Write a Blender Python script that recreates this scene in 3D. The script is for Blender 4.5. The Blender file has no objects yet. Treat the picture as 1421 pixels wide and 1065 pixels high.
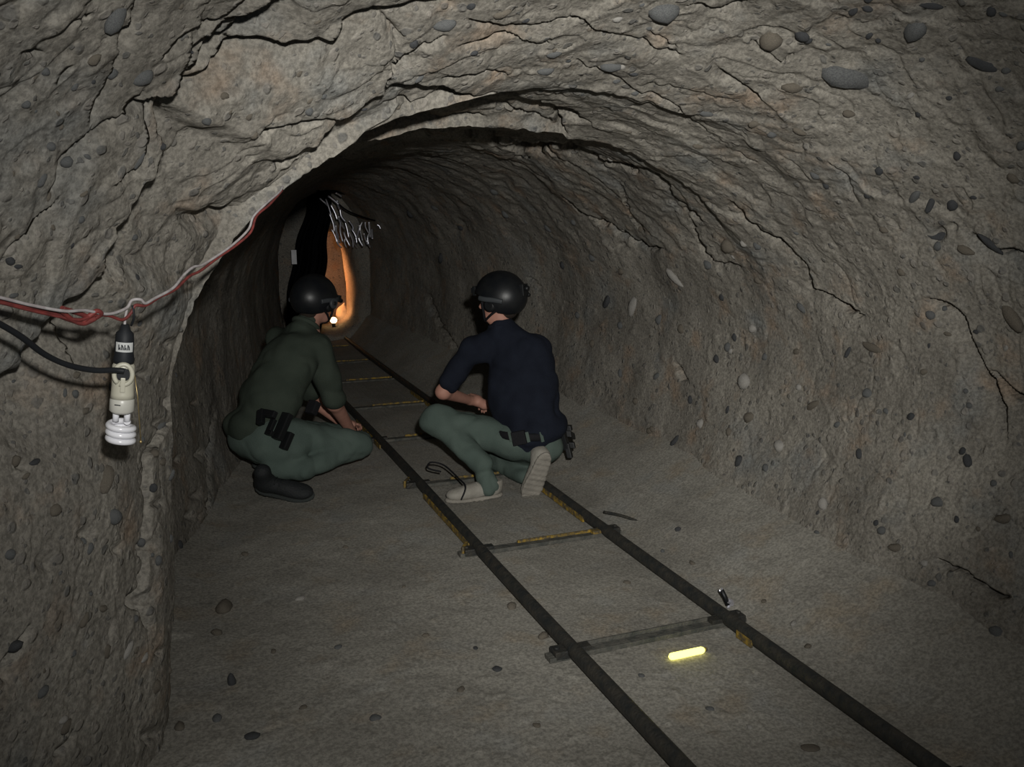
import bpy, math, random
import numpy as np
from mathutils import Vector, Matrix
random.seed(7)
R = math.radians
scene = bpy.context.scene
C = scene.collection

# ---------------------------------------------------------------- camera, world, light, exposure
F = 1200.0                       # focal length in pixels of the 1421 x 1065 frame
CAM = np.array([0.0, 0.0, 1.4])
PITCH, YAW = R(11.3), R(21.4)
fw = np.array([math.sin(YAW) * math.cos(PITCH), math.cos(YAW) * math.cos(PITCH), -math.sin(PITCH)])
rt = np.array([math.cos(YAW), -math.sin(YAW), 0.0])
up = np.cross(rt, fw)
cd = bpy.data.cameras.new('camera'); cam = bpy.data.objects.new('camera', cd); C.objects.link(cam)
cam.matrix_world = Matrix(((rt[0], up[0], -fw[0], CAM[0]), (rt[1], up[1], -fw[1], CAM[1]), (rt[2], up[2], -fw[2], CAM[2]), (0, 0, 0, 1)))
cd.sensor_width = 36; cd.lens = 36 * F / 1421; cd.clip_start = .03
scene.camera = cam

w = bpy.data.worlds.new('world'); scene.world = w; w.use_nodes = True
w.node_tree.nodes['Background'].inputs[0].default_value = (.72, .86, 1, 1)
w.node_tree.nodes['Background'].inputs[1].default_value = .10
def ray(px, py):
    d = fw * F + rt * (px - 710.5) - up * (py - 532.5)
    return d / np.linalg.norm(d)
ld = bpy.data.lights.new('camera_light', 'SPOT'); lo = bpy.data.objects.new('camera_light', ld); C.objects.link(lo)
ld.energy = 152; ld.color = (1, .985, .945); ld.spot_size = R(86); ld.spot_blend = 1.0; ld.shadow_soft_size = .03
lo.location = (.08, -.12, 1.60)
l2 = bpy.data.lights.new('camera_light_core', 'SPOT'); lo2 = bpy.data.objects.new('camera_light_core', l2); C.objects.link(lo2)
l2.energy = 315; l2.color = (1, .98, .93); l2.spot_size = R(58); l2.spot_blend = 1.0; l2.shadow_soft_size = .03; lo2.location = lo.location
lo2.rotation_euler = Vector(list(ray(760, 520))).to_track_quat('-Z', 'Y').to_euler()
lo.rotation_euler = Vector(list(ray(650, 560))).to_track_quat('-Z', 'Y').to_euler()
scene.view_settings.view_transform = 'Standard'; scene.view_settings.look = 'None'
scene.view_settings.gamma = 1; scene.view_settings.use_curve_mapping = False
scene.view_settings.exposure = 0.0

# ---------------------------------------------------------------- picture point -> place
def P(px, py, Y):
    d = ray(px, py); return CAM + d * (Y / d[1])
def PF(px, py, z=0.0):
    d = ray(px, py); return CAM + d * ((z - CAM[2]) / d[2])
def project(X):
    v = X - CAM; dz = v @ fw
    dz = np.where(dz < .05, .05, dz)
    return 710.5 + F * (v @ rt) / dz, 532.5 - F * (v @ up) / dz, (v @ fw)

# ---------------------------------------------------------------- materials
def mat(name, col, rough=.8, col2=None, scale=8, bump=0, bscale=60, metal=0, spec=.3, emit=None, estr=0, detail=6, lo_=.35, hi_=.65):
    m = bpy.data.materials.new(name); m.use_nodes = True
    nt = m.node_tree; b = nt.nodes['Principled BSDF']; L = nt.links.new
    b.inputs['Base Color'].default_value = (*col, 1); b.inputs['Roughness'].default_value = rough
    b.inputs['Metallic'].default_value = metal; b.inputs['Specular IOR Level'].default_value = spec
    tc = nt.nodes.new('ShaderNodeTexCoord')
    n = nt.nodes.new('ShaderNodeTexNoise'); n.inputs['Scale'].default_value = scale; n.inputs['Detail'].default_value = detail
    L(tc.outputs['Object'], n.inputs['Vector'])
    r = nt.nodes.new('ShaderNodeValToRGB'); r.color_ramp.elements[0].position = lo_; r.color_ramp.elements[1].position = hi_
    c2 = col2 or tuple(c * .75 for c in col)
    r.color_ramp.elements[0].color = (*c2, 1); r.color_ramp.elements[1].color = (*col, 1)
    L(n.outputs['Fac'], r.inputs['Fac']); L(r.outputs['Color'], b.inputs['Base Color'])
    if bump:
        n2 = nt.nodes.new('ShaderNodeTexNoise'); n2.inputs['Scale'].default_value = bscale; n2.inputs['Detail'].default_value = 4
        L(tc.outputs['Object'], n2.inputs['Vector'])
        bp = nt.nodes.new('ShaderNodeBump'); bp.inputs['Strength'].default_value = bump; bp.inputs['Distance'].default_value = .01
        L(n2.outputs['Fac'], bp.inputs['Height']); L(bp.outputs['Normal'], b.inputs['Normal'])
    if emit:
        b.inputs['Emission Color'].default_value = (*emit, 1); b.inputs['Emission Strength'].default_value = estr
    return m

def earth(name, base, dark, warm, cool, peb=1.0, bumpd=.02):
    """dug conglomerate earth: mottled tan soil with small grey pebbles bedded in it"""
    m = bpy.data.materials.new(name); m.use_nodes = True
    nt = m.node_tree; b = nt.nodes['Principled BSDF']; L = nt.links.new
    b.inputs['Roughness'].default_value = .95; b.inputs['Specular IOR Level'].default_value = .12
    tc = nt.nodes.new('ShaderNodeTexCoord')
    def noise(s, d=5, rough=.55):
        n = nt.nodes.new('ShaderNodeTexNoise'); n.inputs['Scale'].default_value = s; n.inputs['Detail'].default_value = d
        n.inputs['Roughness'].default_value = rough; L(tc.outputs['Object'], n.inputs['Vector']); return n.outputs['Fac']
    def ramp(f, a, c, ca=(0, 0, 0), cc=(1, 1, 1)):
        r = nt.nodes.new('ShaderNodeValToRGB'); r.color_ramp.elements[0].position = a; r.color_ramp.elements[1].position = c
        r.color_ramp.elements[0].color = (*ca, 1); r.color_ramp.elements[1].color = (*cc, 1); L(f, r.inputs['Fac']); return r.outputs['Color']
    def mix(f, a, c):
        x = nt.nodes.new('ShaderNodeMix'); x.data_type = 'RGBA'
        if isinstance(f, float): x.inputs[0].default_value = f
        else: L(f, x.inputs[0])
        L(a, x.inputs[6]); L(c, x.inputs[7]) if not isinstance(c, tuple) else setattr(x.inputs[7], 'default_value', (*c, 1))
        return x.outputs[2]
    c = ramp(noise(2.3, 6), .35, .65, dark, base)
    c = mix(ramp(noise(5.1, 4), .55, .70), c, warm)
    c = mix(ramp(noise(3.7, 5), .56, .72), c, cool)
    # fine speckle
    sp = ramp(noise(95, 3, .7), .38, .62, (.72, .72, .72), (1.22, 1.22, 1.22))
    mm = nt.nodes.new('ShaderNodeMix'); mm.data_type = 'RGBA'; mm.blend_type = 'MULTIPLY'; mm.inputs[0].default_value = 1
    L(c, mm.inputs[6]); L(sp, mm.inputs[7]); c = mm.outputs[2]
    # small pebbles
    hs = []
    for sc, thr in ((26, .34), (55, .36)):
        nv = nt.nodes.new('ShaderNodeTexNoise'); nv.inputs['Scale'].default_value = sc * .6; L(tc.outputs['Object'], nv.inputs['Vector'])
        av = nt.nodes.new('ShaderNodeMix'); av.data_type = 'VECTOR'; av.inputs[0].default_value = .035
        L(tc.outputs['Object'], av.inputs[4]); L(nv.outputs['Color'], av.inputs[5])
        v = nt.nodes.new('ShaderNodeTexVoronoi'); v.inputs['Scale'].default_value = sc; L(av.outputs[1], v.inputs['Vector'])
        s = nt.nodes.new('ShaderNodeSeparateColor'); L(v.outputs['Color'], s.inputs[0])
        pick = ramp(s.outputs[0], .62, .66)
        dm = ramp(v.outputs['Distance'], thr - .1, thr, (1, 1, 1), (0, 0, 0))
        q = nt.nodes.new('ShaderNodeMath'); q.operation = 'MULTIPLY'; L(pick, q.inputs[0]); L(dm, q.inputs[1])
        tone = ramp(s.outputs[1], .1, .9, (.055, .06, .065), (.24, .22, .195))
        q2 = nt.nodes.new('ShaderNodeMath'); q2.operation = 'MULTIPLY'; L(q.outputs[0], q2.inputs[0]); q2.inputs[1].default_value = .55 * peb
        x = nt.nodes.new('ShaderNodeMix'); x.data_type = 'RGBA'; L(q2.outputs[0], x.inputs[0]); L(c, x.inputs[6]); L(tone, x.inputs[7]); c = x.outputs[2]
        hs.append((q.outputs[0], 9.0 / sc * peb))
    L(c, b.inputs['Base Color'])
    h = noise(14, 9, .62)
    for o, k in hs:
        a = nt.nodes.new('ShaderNodeMath'); a.operation = 'MULTIPLY_ADD'; L(o, a.inputs[0]); a.inputs[1].default_value = k; L(h, a.inputs[2]); h = a.outputs[0]
    bp = nt.nodes.new('ShaderNodeBump'); bp.inputs['Strength'].default_value = .55; bp.inputs['Distance'].default_value = bumpd
    L(h, bp.inputs['Height']); L(bp.outputs['Normal'], b.inputs['Normal'])
    return m

M = {}
M['wall'] = earth('dug_earth', (.255, .238, .205), (.165, .153, .132), (.235, .185, .14), (.18, .182, .172))
M['floor'] = earth('trodden_earth', (.28, .268, .235), (.215, .204, .178), (.25, .22, .175), (.25, .248, .23), .3, .006)
M['stone_grey'] = mat('stone_grey', (.135, .138, .135), .85, (.075, .078, .08), 14, .5, 40)
M['stone_dark'] = mat('stone_dark', (.065, .067, .07), .8, (.035, .037, .04), 14, .5, 40)
M['stone_brown'] = mat('stone_brown', (.155, .135, .108), .85, (.10, .088, .07), 14, .5, 40)
M['stone_pale'] = mat('stone_pale', (.34, .33, .31), .85, (.24, .225, .2), 14, .5, 40)

# ---------------------------------------------------------------- numpy noise
def _h(i, j, k, s):
    n = (i * 374761393 + j * 668265263 + k * 2147483647 + s * 144665) & 0xffffffff
    n = ((n ^ (n >> 13)) * 1274126177) & 0xffffffff
    return ((n ^ (n >> 16)) & 0xffff) / 32767.5 - 1
def vnoise(X, s=0):
    I = np.floor(X).astype(np.int64); f = X - I; f = f * f * (3 - 2 * f)
    o = 0
    for a in (0, 1):
        for b in (0, 1):
            for c in (0, 1):
                wt = (f[:, 0] if a else 1 - f[:, 0]) * (f[:, 1] if b else 1 - f[:, 1]) * (f[:, 2] if c else 1 - f[:, 2])
                o = o + wt * _h(I[:, 0] + a, I[:, 1] + b, I[:, 2] + c, s)
    return o
def fbm(X, sc, octv=3, s=0):
    o = 0; a = 1; t = 0
    for i in range(octv):
        o = o + a * vnoise(X * sc * 2 ** i + 17.3 * i, s + i); t += a; a *= .5
    return o / t

# ---------------------------------------------------------------- tunnel profile
def curve(tab):
    t = np.array(tab, float)
    return lambda y: np.interp(y, t[:, 0], t[:, 1])
Lx = curve([(-1.5, -1.0), (0, -.95), (1.0, -.80), (1.4, -.58), (1.75, -.34), (1.9, -.24), (2.05, -.15), (2.25, -.07), (2.38, -.035), (2.44, -.06), (2.55, -.16), (2.8, -.22), (3.3, -.17), (3.8, -.06), (4.4, .06), (5, .24), (6, .44), (7, .62), (8, .80), (9, 1.0), (9.6, 1.08), (10.3, .9), (12, .7), (13.5, .8)])
Rx = curve([(-1.5, 2.75), (.5, 2.55), (1.5, 2.42), (2.2, 2.36), (3, 2.40), (4, 2.42), (5, 2.36), (6, 2.28), (7, 2.2), (8, 2.12), (9.2, 2.0), (10, 1.93), (10.5, 2.0), (11.5, 2.3), (13.5, 2.4)])
Hz = curve([(-1.5, 2.3), (0, 2.25), (1.0, 2.16), (1.6, 2.04), (1.95, 1.93), (2.2, 1.82), (2.42, 1.75), (2.5, 1.77), (2.7, 1.74), (2.98, 1.685), (3.06, 1.73), (3.6, 1.76), (5, 1.74), (7, 1.70), (9, 1.62), (10, 1.6), (13.5, 1.7)])
ZC = .8
def inset(y, side):
    if side < 0: return np.interp(y, [0, 2.2, 2.4, 2.6, 3.5, 5], [.0, -.05, -.06, .0, .05, .08])
    return np.interp(y, [0, 2, 3.5, 6, 10], [.20, .19, .16, .14, .10])
def inside(p):
    x, y, z = p
    l, r, h = Lx(y), Rx(y), Hz(y); xc = (l + r) / 2; a = (r - l) / 2
    if z > ZC: return ((x - xc) / a) ** 2 + ((z - ZC) / (h - ZC)) ** 2 < 1
    sd = 1 if x > xc else -1
    return abs(x - xc) < a * (1 - inset(y, sd) * (1 - z / ZC) ** 1.6) and z > -.05
def surf(px, py):
    """distance along the picture ray to the tunnel lining"""
    d = ray(px, py); t = .6
    while t < 14 and inside(CAM + d * t): t += .05
    a, b = t - .05, t
    for _ in range(10):
        m = (a + b) / 2
        if inside(CAM + d * m): a = m
        else: b = m
    return a
def S(px, py, off=0.0):
    d = ray(px, py); return CAM + d * (surf(px, py) - off)
def SK(px, py, k):
    d = ray(px, py); return CAM + d * (surf(px, py) * k)

# cracks and ledges seen in the lining: (points, width px, depth m, fall-off px, recessed side)
# side: 0 = plain crack; +1 / -1 = the ground on the right / left hand of the direction of travel drops back
CR = [
 ([(436,0),(409,8),(391,34),(372,64),(349,90),(327,105),(304,124),(263,162),(255,180)], 8, .075, 30, -1),
 ([(391,0),(372,30),(346,49),(319,79),(293,94),(270,116),(255,146),(203,162)], 7, .06, 26, -1),
 ([(620,0),(560,14),(500,30),(466,66),(424,81),(394,94),(368,107),(349,124),(327,139),(300,154),(270,177)], 7, .07, 30, -1),
 ([(361,0),(338,28),(319,49),(285,54),(263,64),(240,86)], 3, .022, 14, -1),
 ([(207,143),(188,169),(169,182),(156,186)], 4, .03, 14, -1),
 ([(248,158),(225,184),(210,218),(195,237),(167,254)], 3, .018, 12, -1),
 ([(199,0),(192,26),(184,50),(170,80),(162,116),(148,150),(139,175)], 3, .022, 14, -1),
 ([(136,196),(128,203),(101,225),(90,242),(78,258)], 4, .03, 12, -1),
 ([(82,282),(56,300),(39,323),(14,350)], 3, .02, 12, -1),
 ([(22,66),(38,70),(56,77)], 3, .02, 8, 0),
 ([(80,30),(100,28),(128,20)], 2, .01, 8, 0),
 ([(100,95),(84,120)], 2, .01, 8, 0), ([(290,330),(318,322),(344,304)], 12, .03, 10, 0),
 # big ledge at the left shoulder
 ([(258,172),(248,208),(236,240),(212,274),(195,300),(172,328),(158,358),(153,400)], 13, .14, 100, -1),
 ([(152,392),(120,422),(92,450),(72,480),(58,512),(30,550),(-6,600)], 15, .12, 60, -1),
 # inner rings
 ([(500,150),(470,162),(440,165),(409,177),(387,188),(374,200)], 4, .03, 14, -1),
 ([(400,222),(438,200),(475,170),(501,151),(531,138),(569,127),(614,121),(640,129),(663,134),(693,135),(723,140),(757,150),(798,168)], 8, .06, 34, 1),
 ([(400,262),(438,232),(464,212),(494,198),(531,185),(569,174),(618,172),(663,180),(700,189),(719,200),(738,208),(761,200),(787,204)], 9, .06, 30, 1),
 ([(787,204),(813,212),(851,227),(885,234),(900,234),(922,255),(941,278),(971,300)], 5, .04, 14, 1),
 ([(540,158),(590,150),(640,152),(700,163),(760,180)], 3, .015, 10, 1),
 ([(956,304),(971,330),(990,361),(1024,368)], 3, .028, 12, 1),
 ([(1024,285),(1058,319),(1088,334),(1118,368),(1125,398),(1151,411),(1189,435)], 4, .04, 16, 1),
 ([(1298,416),(1320,424),(1335,440),(1350,487),(1373,529),(1392,562),(1394,591)], 5, .04, 16, 1),
 ([(1380,520),(1397,534),(1425,560)], 3, .02, 10, 1),
 ([(790,275),(832,305),(884,332),(920,345)], 3, .022, 12, 1), ([(768,170),(794,200),(800,215)], 3, .015, 8, 1),
 ([(618,106),(640,100),(670,99),(700,104)], 3, .02, 8, 1), ([(535,129),(540,112),(550,99),(570,80),(588,65)], 3, .02, 12, 1),
 ([(588,69),(605,64),(622,54)], 3, .02, 8, 0), ([(660,30),(720,34),(790,22),(850,40),(900,60),(940,72)], 4, .018, 12, 1),
 ([(960,0),(1000,12),(1030,4)], 3, .02, 8, 1), ([(900,42),(918,52),(938,66)], 3, .02, 8, 0),
 ([(1000,100),(1030,118),(1056,134)], 3, .02, 10, 1), ([(1020,210),(1046,226)], 2, .02, 6, 0),
 ([(1150,222),(1176,246),(1190,282)], 2, .012, 8, 0), ([(1350,330),(1390,346),(1421,352)], 4, .03, 10, 1),
 ([(1039,751),(1050,762),(1074,767)], 2, .018, 8, 1), ([(1072,792),(1094,814),(1102,826),(1120,841),(1138,848)], 3, .022, 10, 1),
 ([(1303,773),(1333,792),(1369,814),(1402,826)], 3, .015, 10, 1),
 ([(1170,874),(1200,880),(1216,884)], 3, .012, 8, 0), ([(939,501),(946,515),(953,529)], 3, .02, 6, 0),
 ([(944,647),(960,660),(980,678)], 2, .012, 6, 0), ([(730,385),(745,400),(752,440)], 2, .012, 6, 0), ([(590,400),(612,450),(640,500)], 3, .02, 8, 0),
 ([(113,1019),(100,1034),(87,1047)], 3, .02, 6, 0), ([(40,870),(20,905),(0,920)], 5, .02, 12, 0), ([(270,830),(285,700),(292,620),(298,560)], 4, .015, 10, 0),
 ([(205,870),(196,832),(204,790),(206,756),(214,700),(210,640),(232,590)], 3, .012, 14, -1),
 ([(860,250),(880,300),(900,330)], 2, .01, 8, 0), ([(1040,60),(1080,90),(1100,80)], 3, .012, 10, 0),
 ([(520,20),(560,60),(548,100)], 3, .012, 10, 0), ([(640,60),(700,50),(760,64)], 2, .01, 8, 1), ([(800,90),(860,110),(930,140),(980,180)], 2, .01, 10, 1),
]
HOLES = [(180,60,11,.05),(196,832,10,.05),(206,756,6,.03),(276,632,7,.04),(265,775,6,.035),(262,800,6,.03),(196,470,4,.02),(210,520,6,.02),
 (222,590,6,.02),(268,690,8,.03),(263,720,6,.03),(205,1022,9,.04),(268,560,5,.02),(40,648,7,.02),(13,930,12,.03),(1320,318,7,.02),(1300,326,9,.03),(14,370,7,.02),
 (640,315,9,.03),(555,60,12,.02),(100,462,22,.05),(60,500,20,.05),(30,540,22,.05),(205,350,10,.03),(600,330,8,.02),(700,255,12,.02),(860,340,6,.02),
 (242,480,8,.02),(236,560,7,.02),(245,640,7,.02),(220,700,6,.015),(248,840,6,.03),(250,900,7,.03),(215,905,5,.02),(170,760,8,.015),(120,740,8,.015),(60,780,12,.015),(1150,640,8,.01)]

def displace(X, N, face):
    """bumps, cracks, ledges and pits of the lining: outward offset in metres for the points X"""
    px, py, dz = project(X)
    d = fbm(X, 1.7, 3, 3) * .040 + fbm(X * np.array([1, .8, 1.2]), 5.0, 3, 11) * .010
    r = 1 - np.abs(fbm(X, 9.0, 2, 31)) * 2.4; d += np.clip(r - .80, 0, 1) * .02
    # overlapping flakes: the soil breaks away in thin slabs, mostly high up
    up_ = np.clip((X[:, 2] - .9) / .5, .12, 1)
    for sc, st, am, so in ((1.9, 2.2, .013, 131), (4.3, 2.0, .007, 137)):
        g = fbm(X * np.array([1, 1.6, 1.2]), sc, 3, so) * st; fr = g - np.floor(g)
        d += am * up_ * (np.clip((fr - .86) / .14, 0, 1) - fr) 
    lump = fbm(X, 22.0, 2, 51); d -= np.clip(lump - .30, 0, 1) * .014
    d += fbm(X, 48, 2, 71) * .0018
    vis = (dz > .2) & (px > -40) & (px < 1470) & (py > -40) & (py < 1110)
    vis &= face > .03
    idx = np.nonzero(vis)[0]; qx, qy = px[idx], py[idx]
    jit = fbm(X[idx], 14, 3, 91); jit2 = fbm(X[idx], 45, 2, 97)
    qx = qx + jit * 5 + jit2 * 2; qy = qy + jit[::-1] * 0 + fbm(X[idx], 15, 2, 95) * 6
    add = np.zeros(len(idx))
    for pts, wd, dp, fo, side in CR:
        pts = np.array(pts, float); wd = wd * 1.45; m = max(fo * 2.6, wd * 2) + 6
        sel = np.nonzero((qx > pts[:, 0].min() - m) & (qx < pts[:, 0].max() + m) & (qy > pts[:, 1].min() - m) & (qy < pts[:, 1].max() + m))[0]
        if not len(sel): continue
        x, y = qx[sel], qy[sel]; best = np.full(len(sel), 1e9); sg = np.zeros(len(sel)); tt = np.zeros(len(sel))
        n = len(pts) - 1
        for i in range(n):
            a, b = pts[i], pts[i + 1]; ab = b - a; l2 = ab @ ab
            t = np.clip(((x - a[0]) * ab[0] + (y - a[1]) * ab[1]) / l2, 0, 1)
            dx, dy = x - a[0] - t * ab[0], y - a[1] - t * ab[1]; ds = np.hypot(dx, dy)
            k = ds < best; best[k] = ds[k]; sg[k] = np.sign(ab[0] * dy - ab[1] * dx)[k]; tt[k] = ((i + t) / n)[k]
        ends = np.clip(np.minimum(tt, 1 - tt) * 7 + .25, 0, 1)
        # x right, y down: a positive cross product is the right hand of travel
        wv = wd * (.45 + 1.1 * np.clip(jit[sel] + .5, 0, 1))
        if side == 0: v = dp * 1.3 * np.exp(-(best / (wv * .5)) ** 2)
        else:
            s = best * sg * side
            v = np.where(s > 0, np.exp(-(s / fo) ** 1.5) * dp * .75, 0) + min(.17, dp * 2.6) * np.exp(-((s - wv * .35) / (wv * .55)) ** 4)
        v = v * ends * (.65 + .6 * np.clip(fbm(X[idx][sel], 7, 2, 5) + .5, 0, 1))
        add[sel] += v * 1.5
    for hx, hy, r_, dp in HOLES:
        q = ((qx - hx) ** 2 + (qy - hy) ** 2) / r_ ** 2
        sel = q < 6; add[sel] += dp * np.exp(-q[sel] ** 1.5)
    fz = np.clip((face[idx] - .03) / .22, 0, 1); d[idx] += add * fz * fz * (3 - 2 * fz)
    return d

def grid_mesh(name, V, VN, faces_idx, material, kind='structure'):
    pass

def link_mesh(name, me, parent=None, **props):
    o = bpy.data.objects.new(name, me); C.objects.link(o)
    if parent is not None: o.parent = parent
    for k, v in props.items(): o[k] = v
    return o

def build_lining():
    ys = [-1.2, -.8, -.4, -.1, .15, .35, .55, .7, .82, .92]
    y = 1.0
    while y < 11.0:
        ys.append(y); y += max(.0042, .0021 * y * y / 2.0 if y > 2.6 else .0046)
    ys += list(np.arange(11.0, 13.4, .05)); ys = np.array(ys)
    nl, na, nr = 120, 560, 150
    ny = len(ys)
    l, r, h = Lx(ys)[:, None], Rx(ys)[:, None], Hz(ys)[:, None]; xc = (l + r) / 2; a = (r - l) / 2
    zl = np.linspace(-.1, ZC, nl, endpoint=False)[None]; zr = np.linspace(ZC, -.1, nr + 1)[1:][None]
    ph = np.linspace(math.pi, 0, na + 1)[None]
    X1 = xc - a * (1 - inset(ys, -1)[:, None] * np.clip(1 - zl / ZC, 0, 2) ** 1.6); Z1 = np.broadcast_to(zl, X1.shape)
    X2 = xc + a * np.cos(ph); Z2 = ZC + (h - ZC) * np.sin(ph)
    X3 = xc + a * (1 - inset(ys, 1)[:, None] * np.clip(1 - zr / ZC, 0, 2) ** 1.6); Z3 = np.broadcast_to(zr, X3.shape)
    X = np.concatenate([X1, X2, X3], 1); Z = np.concatenate([Z1, Z2, Z3], 1)
    NX = np.concatenate([-np.ones_like(X1), np.broadcast_to(np.cos(ph), X2.shape), np.ones_like(X3)], 1)
    NZ = np.concatenate([np.zeros_like(X1), np.broadcast_to(np.sin(ph), X2.shape), np.zeros_like(X3)], 1)
    nu = X.shape[1]
    V = np.stack([X, np.broadcast_to(ys[:, None], X.shape), Z], -1).reshape(-1, 3)
    N = np.stack([NX, np.zeros_like(NX), NZ], -1).reshape(-1, 3)
    # slant the normals of the buttress (its face looks back towards the entrance)
    B = V.reshape(ny, nu, 3); bn = np.cross(np.gradient(B, axis=0), np.gradient(B, axis=1)).reshape(-1, 3)
    bn /= np.linalg.norm(bn, axis=1, keepdims=True) + 1e-12; bn *= -np.sign((bn * N).sum(1).mean())
    vd = CAM - V; vd /= np.linalg.norm(vd, axis=1, keepdims=True)
    d = displace(V, N, (bn * vd).sum(1))
    V2 = V + N * d[:, None]
    G = V2.reshape(ny, nu, 3)
    gu = np.gradient(G, axis=1); gy = np.gradient(G, axis=0)
    VN = np.cross(gy, gu); VN /= np.linalg.norm(VN, axis=2, keepdims=True) + 1e-12
    cen = np.stack([(l + r)[:, 0] / 2, ys, np.full(ny, .9)], 1)[:, None, :]
    sgn = np.sign(((cen - G) * VN).sum(2).mean()); VN *= sgn
    cuts = [('wall_left', 0, nl + int(na * .28)), ('ceiling', nl + int(na * .28), nl + int(na * .68)), ('wall_right', nl + int(na * .68), nu - 1)]
    out = {}
    for name, a0, a1 in cuts:
        w_ = a1 - a0 + 1
        vv = G[:, a0:a1 + 1].reshape(-1, 3); vn = VN[:, a0:a1 + 1].reshape(-1, 3)
        i, j = np.meshgrid(np.arange(ny - 1), np.arange(w_ - 1), indexing='ij'); i = i.ravel(); j = j.ravel()
        q = np.stack([i * w_ + j, (i + 1) * w_ + j, (i + 1) * w_ + j + 1, i * w_ + j + 1], 1)
        if sgn < 0: q = q[:, ::-1]
        o = link_mesh(name, np_mesh(name, vv, q, M['wall']), kind='structure'); 
        o.data.normals_split_custom_set_from_vertices(vn.astype(np.float32))
        out[name] = o
    return out, G, VN, ys, nl, na, nu

def np_mesh(name, V, Q, material=None, smooth=True):
    V = np.asarray(V, np.float32); Q = np.asarray(Q, np.int32); k = Q.shape[1]
    me = bpy.data.meshes.new(name); me.vertices.add(len(V)); me.vertices.foreach_set('co', V.ravel())
    me.loops.add(Q.size); me.loops.foreach_set('vertex_index', Q.ravel())
    me.polygons.add(len(Q)); me.polygons.foreach_set('loop_start', np.arange(0, Q.size, k, dtype=np.int32))
    me.update(calc_edges=True)
    me.polygons.foreach_set('use_smooth', np.full(len(Q), smooth)); me.update()
    if material: me.materials.append(material)
    return me

def floor_z(x, y):
    x = np.atleast_1d(np.asarray(x, float)); y = np.atleast_1d(np.asarray(y, float))
    X = np.stack([x, y, np.zeros_like(x)], 1)
    z = fbm(X, 1.3, 3, 201) * .018 + fbm(X, 9, 2, 207) * .004
    r = Rx(y) * 1.0 - .25
    z = z + .30 * np.clip((x - (r - .50)) / .75, 0, 1.2) ** 1.7
    l = Lx(y) + .02
    z = z + .08 * np.clip(((l + .22) - x) / .3, 0, 1.3) ** 2 * (y > 2.9)
    # keep the bed under the track level
    k = np.clip(1 - np.abs(x - 1.4) / .55, 0, 1); z = z * (1 - .75 * np.minimum(1, k * 3))
    return z
def build_floor():
    ys = [-1.2, -.6, 0, .4, .7, .85]
    y = 1.0
    while y < 11: ys.append(y); y += max(.006, .0022 * y * y)
    ys += list(np.arange(11, 13.4, .1)); ys = np.array(ys)
    nx = 420
    t = np.linspace(0, 1, nx)[None]
    X = (Lx(ys) - .3)[:, None] * (1 - t) + (Rx(ys) + .15)[:, None] * t
    Y = np.broadcast_to(ys[:, None], X.shape)
    Z = floor_z(X.ravel(), Y.ravel())
    V = np.stack([X.ravel(), Y.ravel(), Z], 1)
    hi = fbm(V, 30, 3, 301); V[:, 2] += np.clip(hi - .3, 0, 1) * .012 + fbm(V, 60, 2, 311) * .0015
    ny = len(ys)
    i, j = np.meshgrid(np.arange(ny - 1), np.arange(nx - 1), indexing='ij'); i = i.ravel(); j = j.ravel()
    Q = np.stack([i * nx + j, i * nx + j + 1, (i + 1) * nx + j + 1, (i + 1) * nx + j], 1)
    return link_mesh('floor', np_mesh('floor', V, Q, M['floor']), kind='structure')

lining, G, GN, GY, nl, na, nu = build_lining()
floor = build_floor()
# far end of the lit chamber beyond the sheet
def end_wall():
    n = 60; xs = np.linspace(.2, 2.9, n); zs = np.linspace(-.15, 2.1, n); X, Z = np.meshgrid(xs, zs)
    V = np.stack([X.ravel(), np.full(X.size, 10.95), Z.ravel()], 1); V[:, 1] += fbm(V, 2.2, 4, 401) * .16
    i, j = np.meshgrid(np.arange(n - 1), np.arange(n - 1), indexing='ij'); i = i.ravel(); j = j.ravel()
    return link_mesh('wall_back', np_mesh('wall_back', V, np.stack([i * n + j, i * n + j + 1, (i + 1) * n + j + 1, (i + 1) * n + j], 1), M['wall']), kind='structure')
end_wall()

# true lining surface (with its bumps) hit by a picture ray, from the built grid
_gpx, _gpy, _gdz = project(G.reshape(-1, 3))
_gp = G.reshape(-1, 3); _gn = GN.reshape(-1, 3)
_vis = (_gdz > .3) & (_gpx > -60) & (_gpx < 1480) & (_gpy > -60) & (_gpy < 1120)
_ii = np.nonzero(_vis)[0]
_cx = (_gpx[_ii] // 8).astype(int) + 10; _cy = (_gpy[_ii] // 8).astype(int) + 10
_key = _cy * 400 + _cx; _ord = np.argsort(_key, kind='stable'); _ks = _key[_ord]
def lining_at(px, py):
    """nearest visible point of the built lining under a picture point, its inward normal and depth"""
    best = None
    cx, cy = int(px // 8) + 10, int(py // 8) + 10
    c = []
    for b in (-1, 0, 1):
        for a in (-1, 0, 1):
            k = (cy + b) * 400 + cx + a
            s, e = np.searchsorted(_ks, [k, k + 1]); c.append(_ii[_ord[s:e]])
    c = np.concatenate(c)
    if not len(c): return None
    d2 = (_gpx[c] - px) ** 2 + (_gpy[c] - py) ** 2
    near = c[d2 < max(9, d2.min() + 4)]
    i = near[np.argmin(_gdz[near])]
    return _gp[i], _gn[i], _gdz[i]

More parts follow.
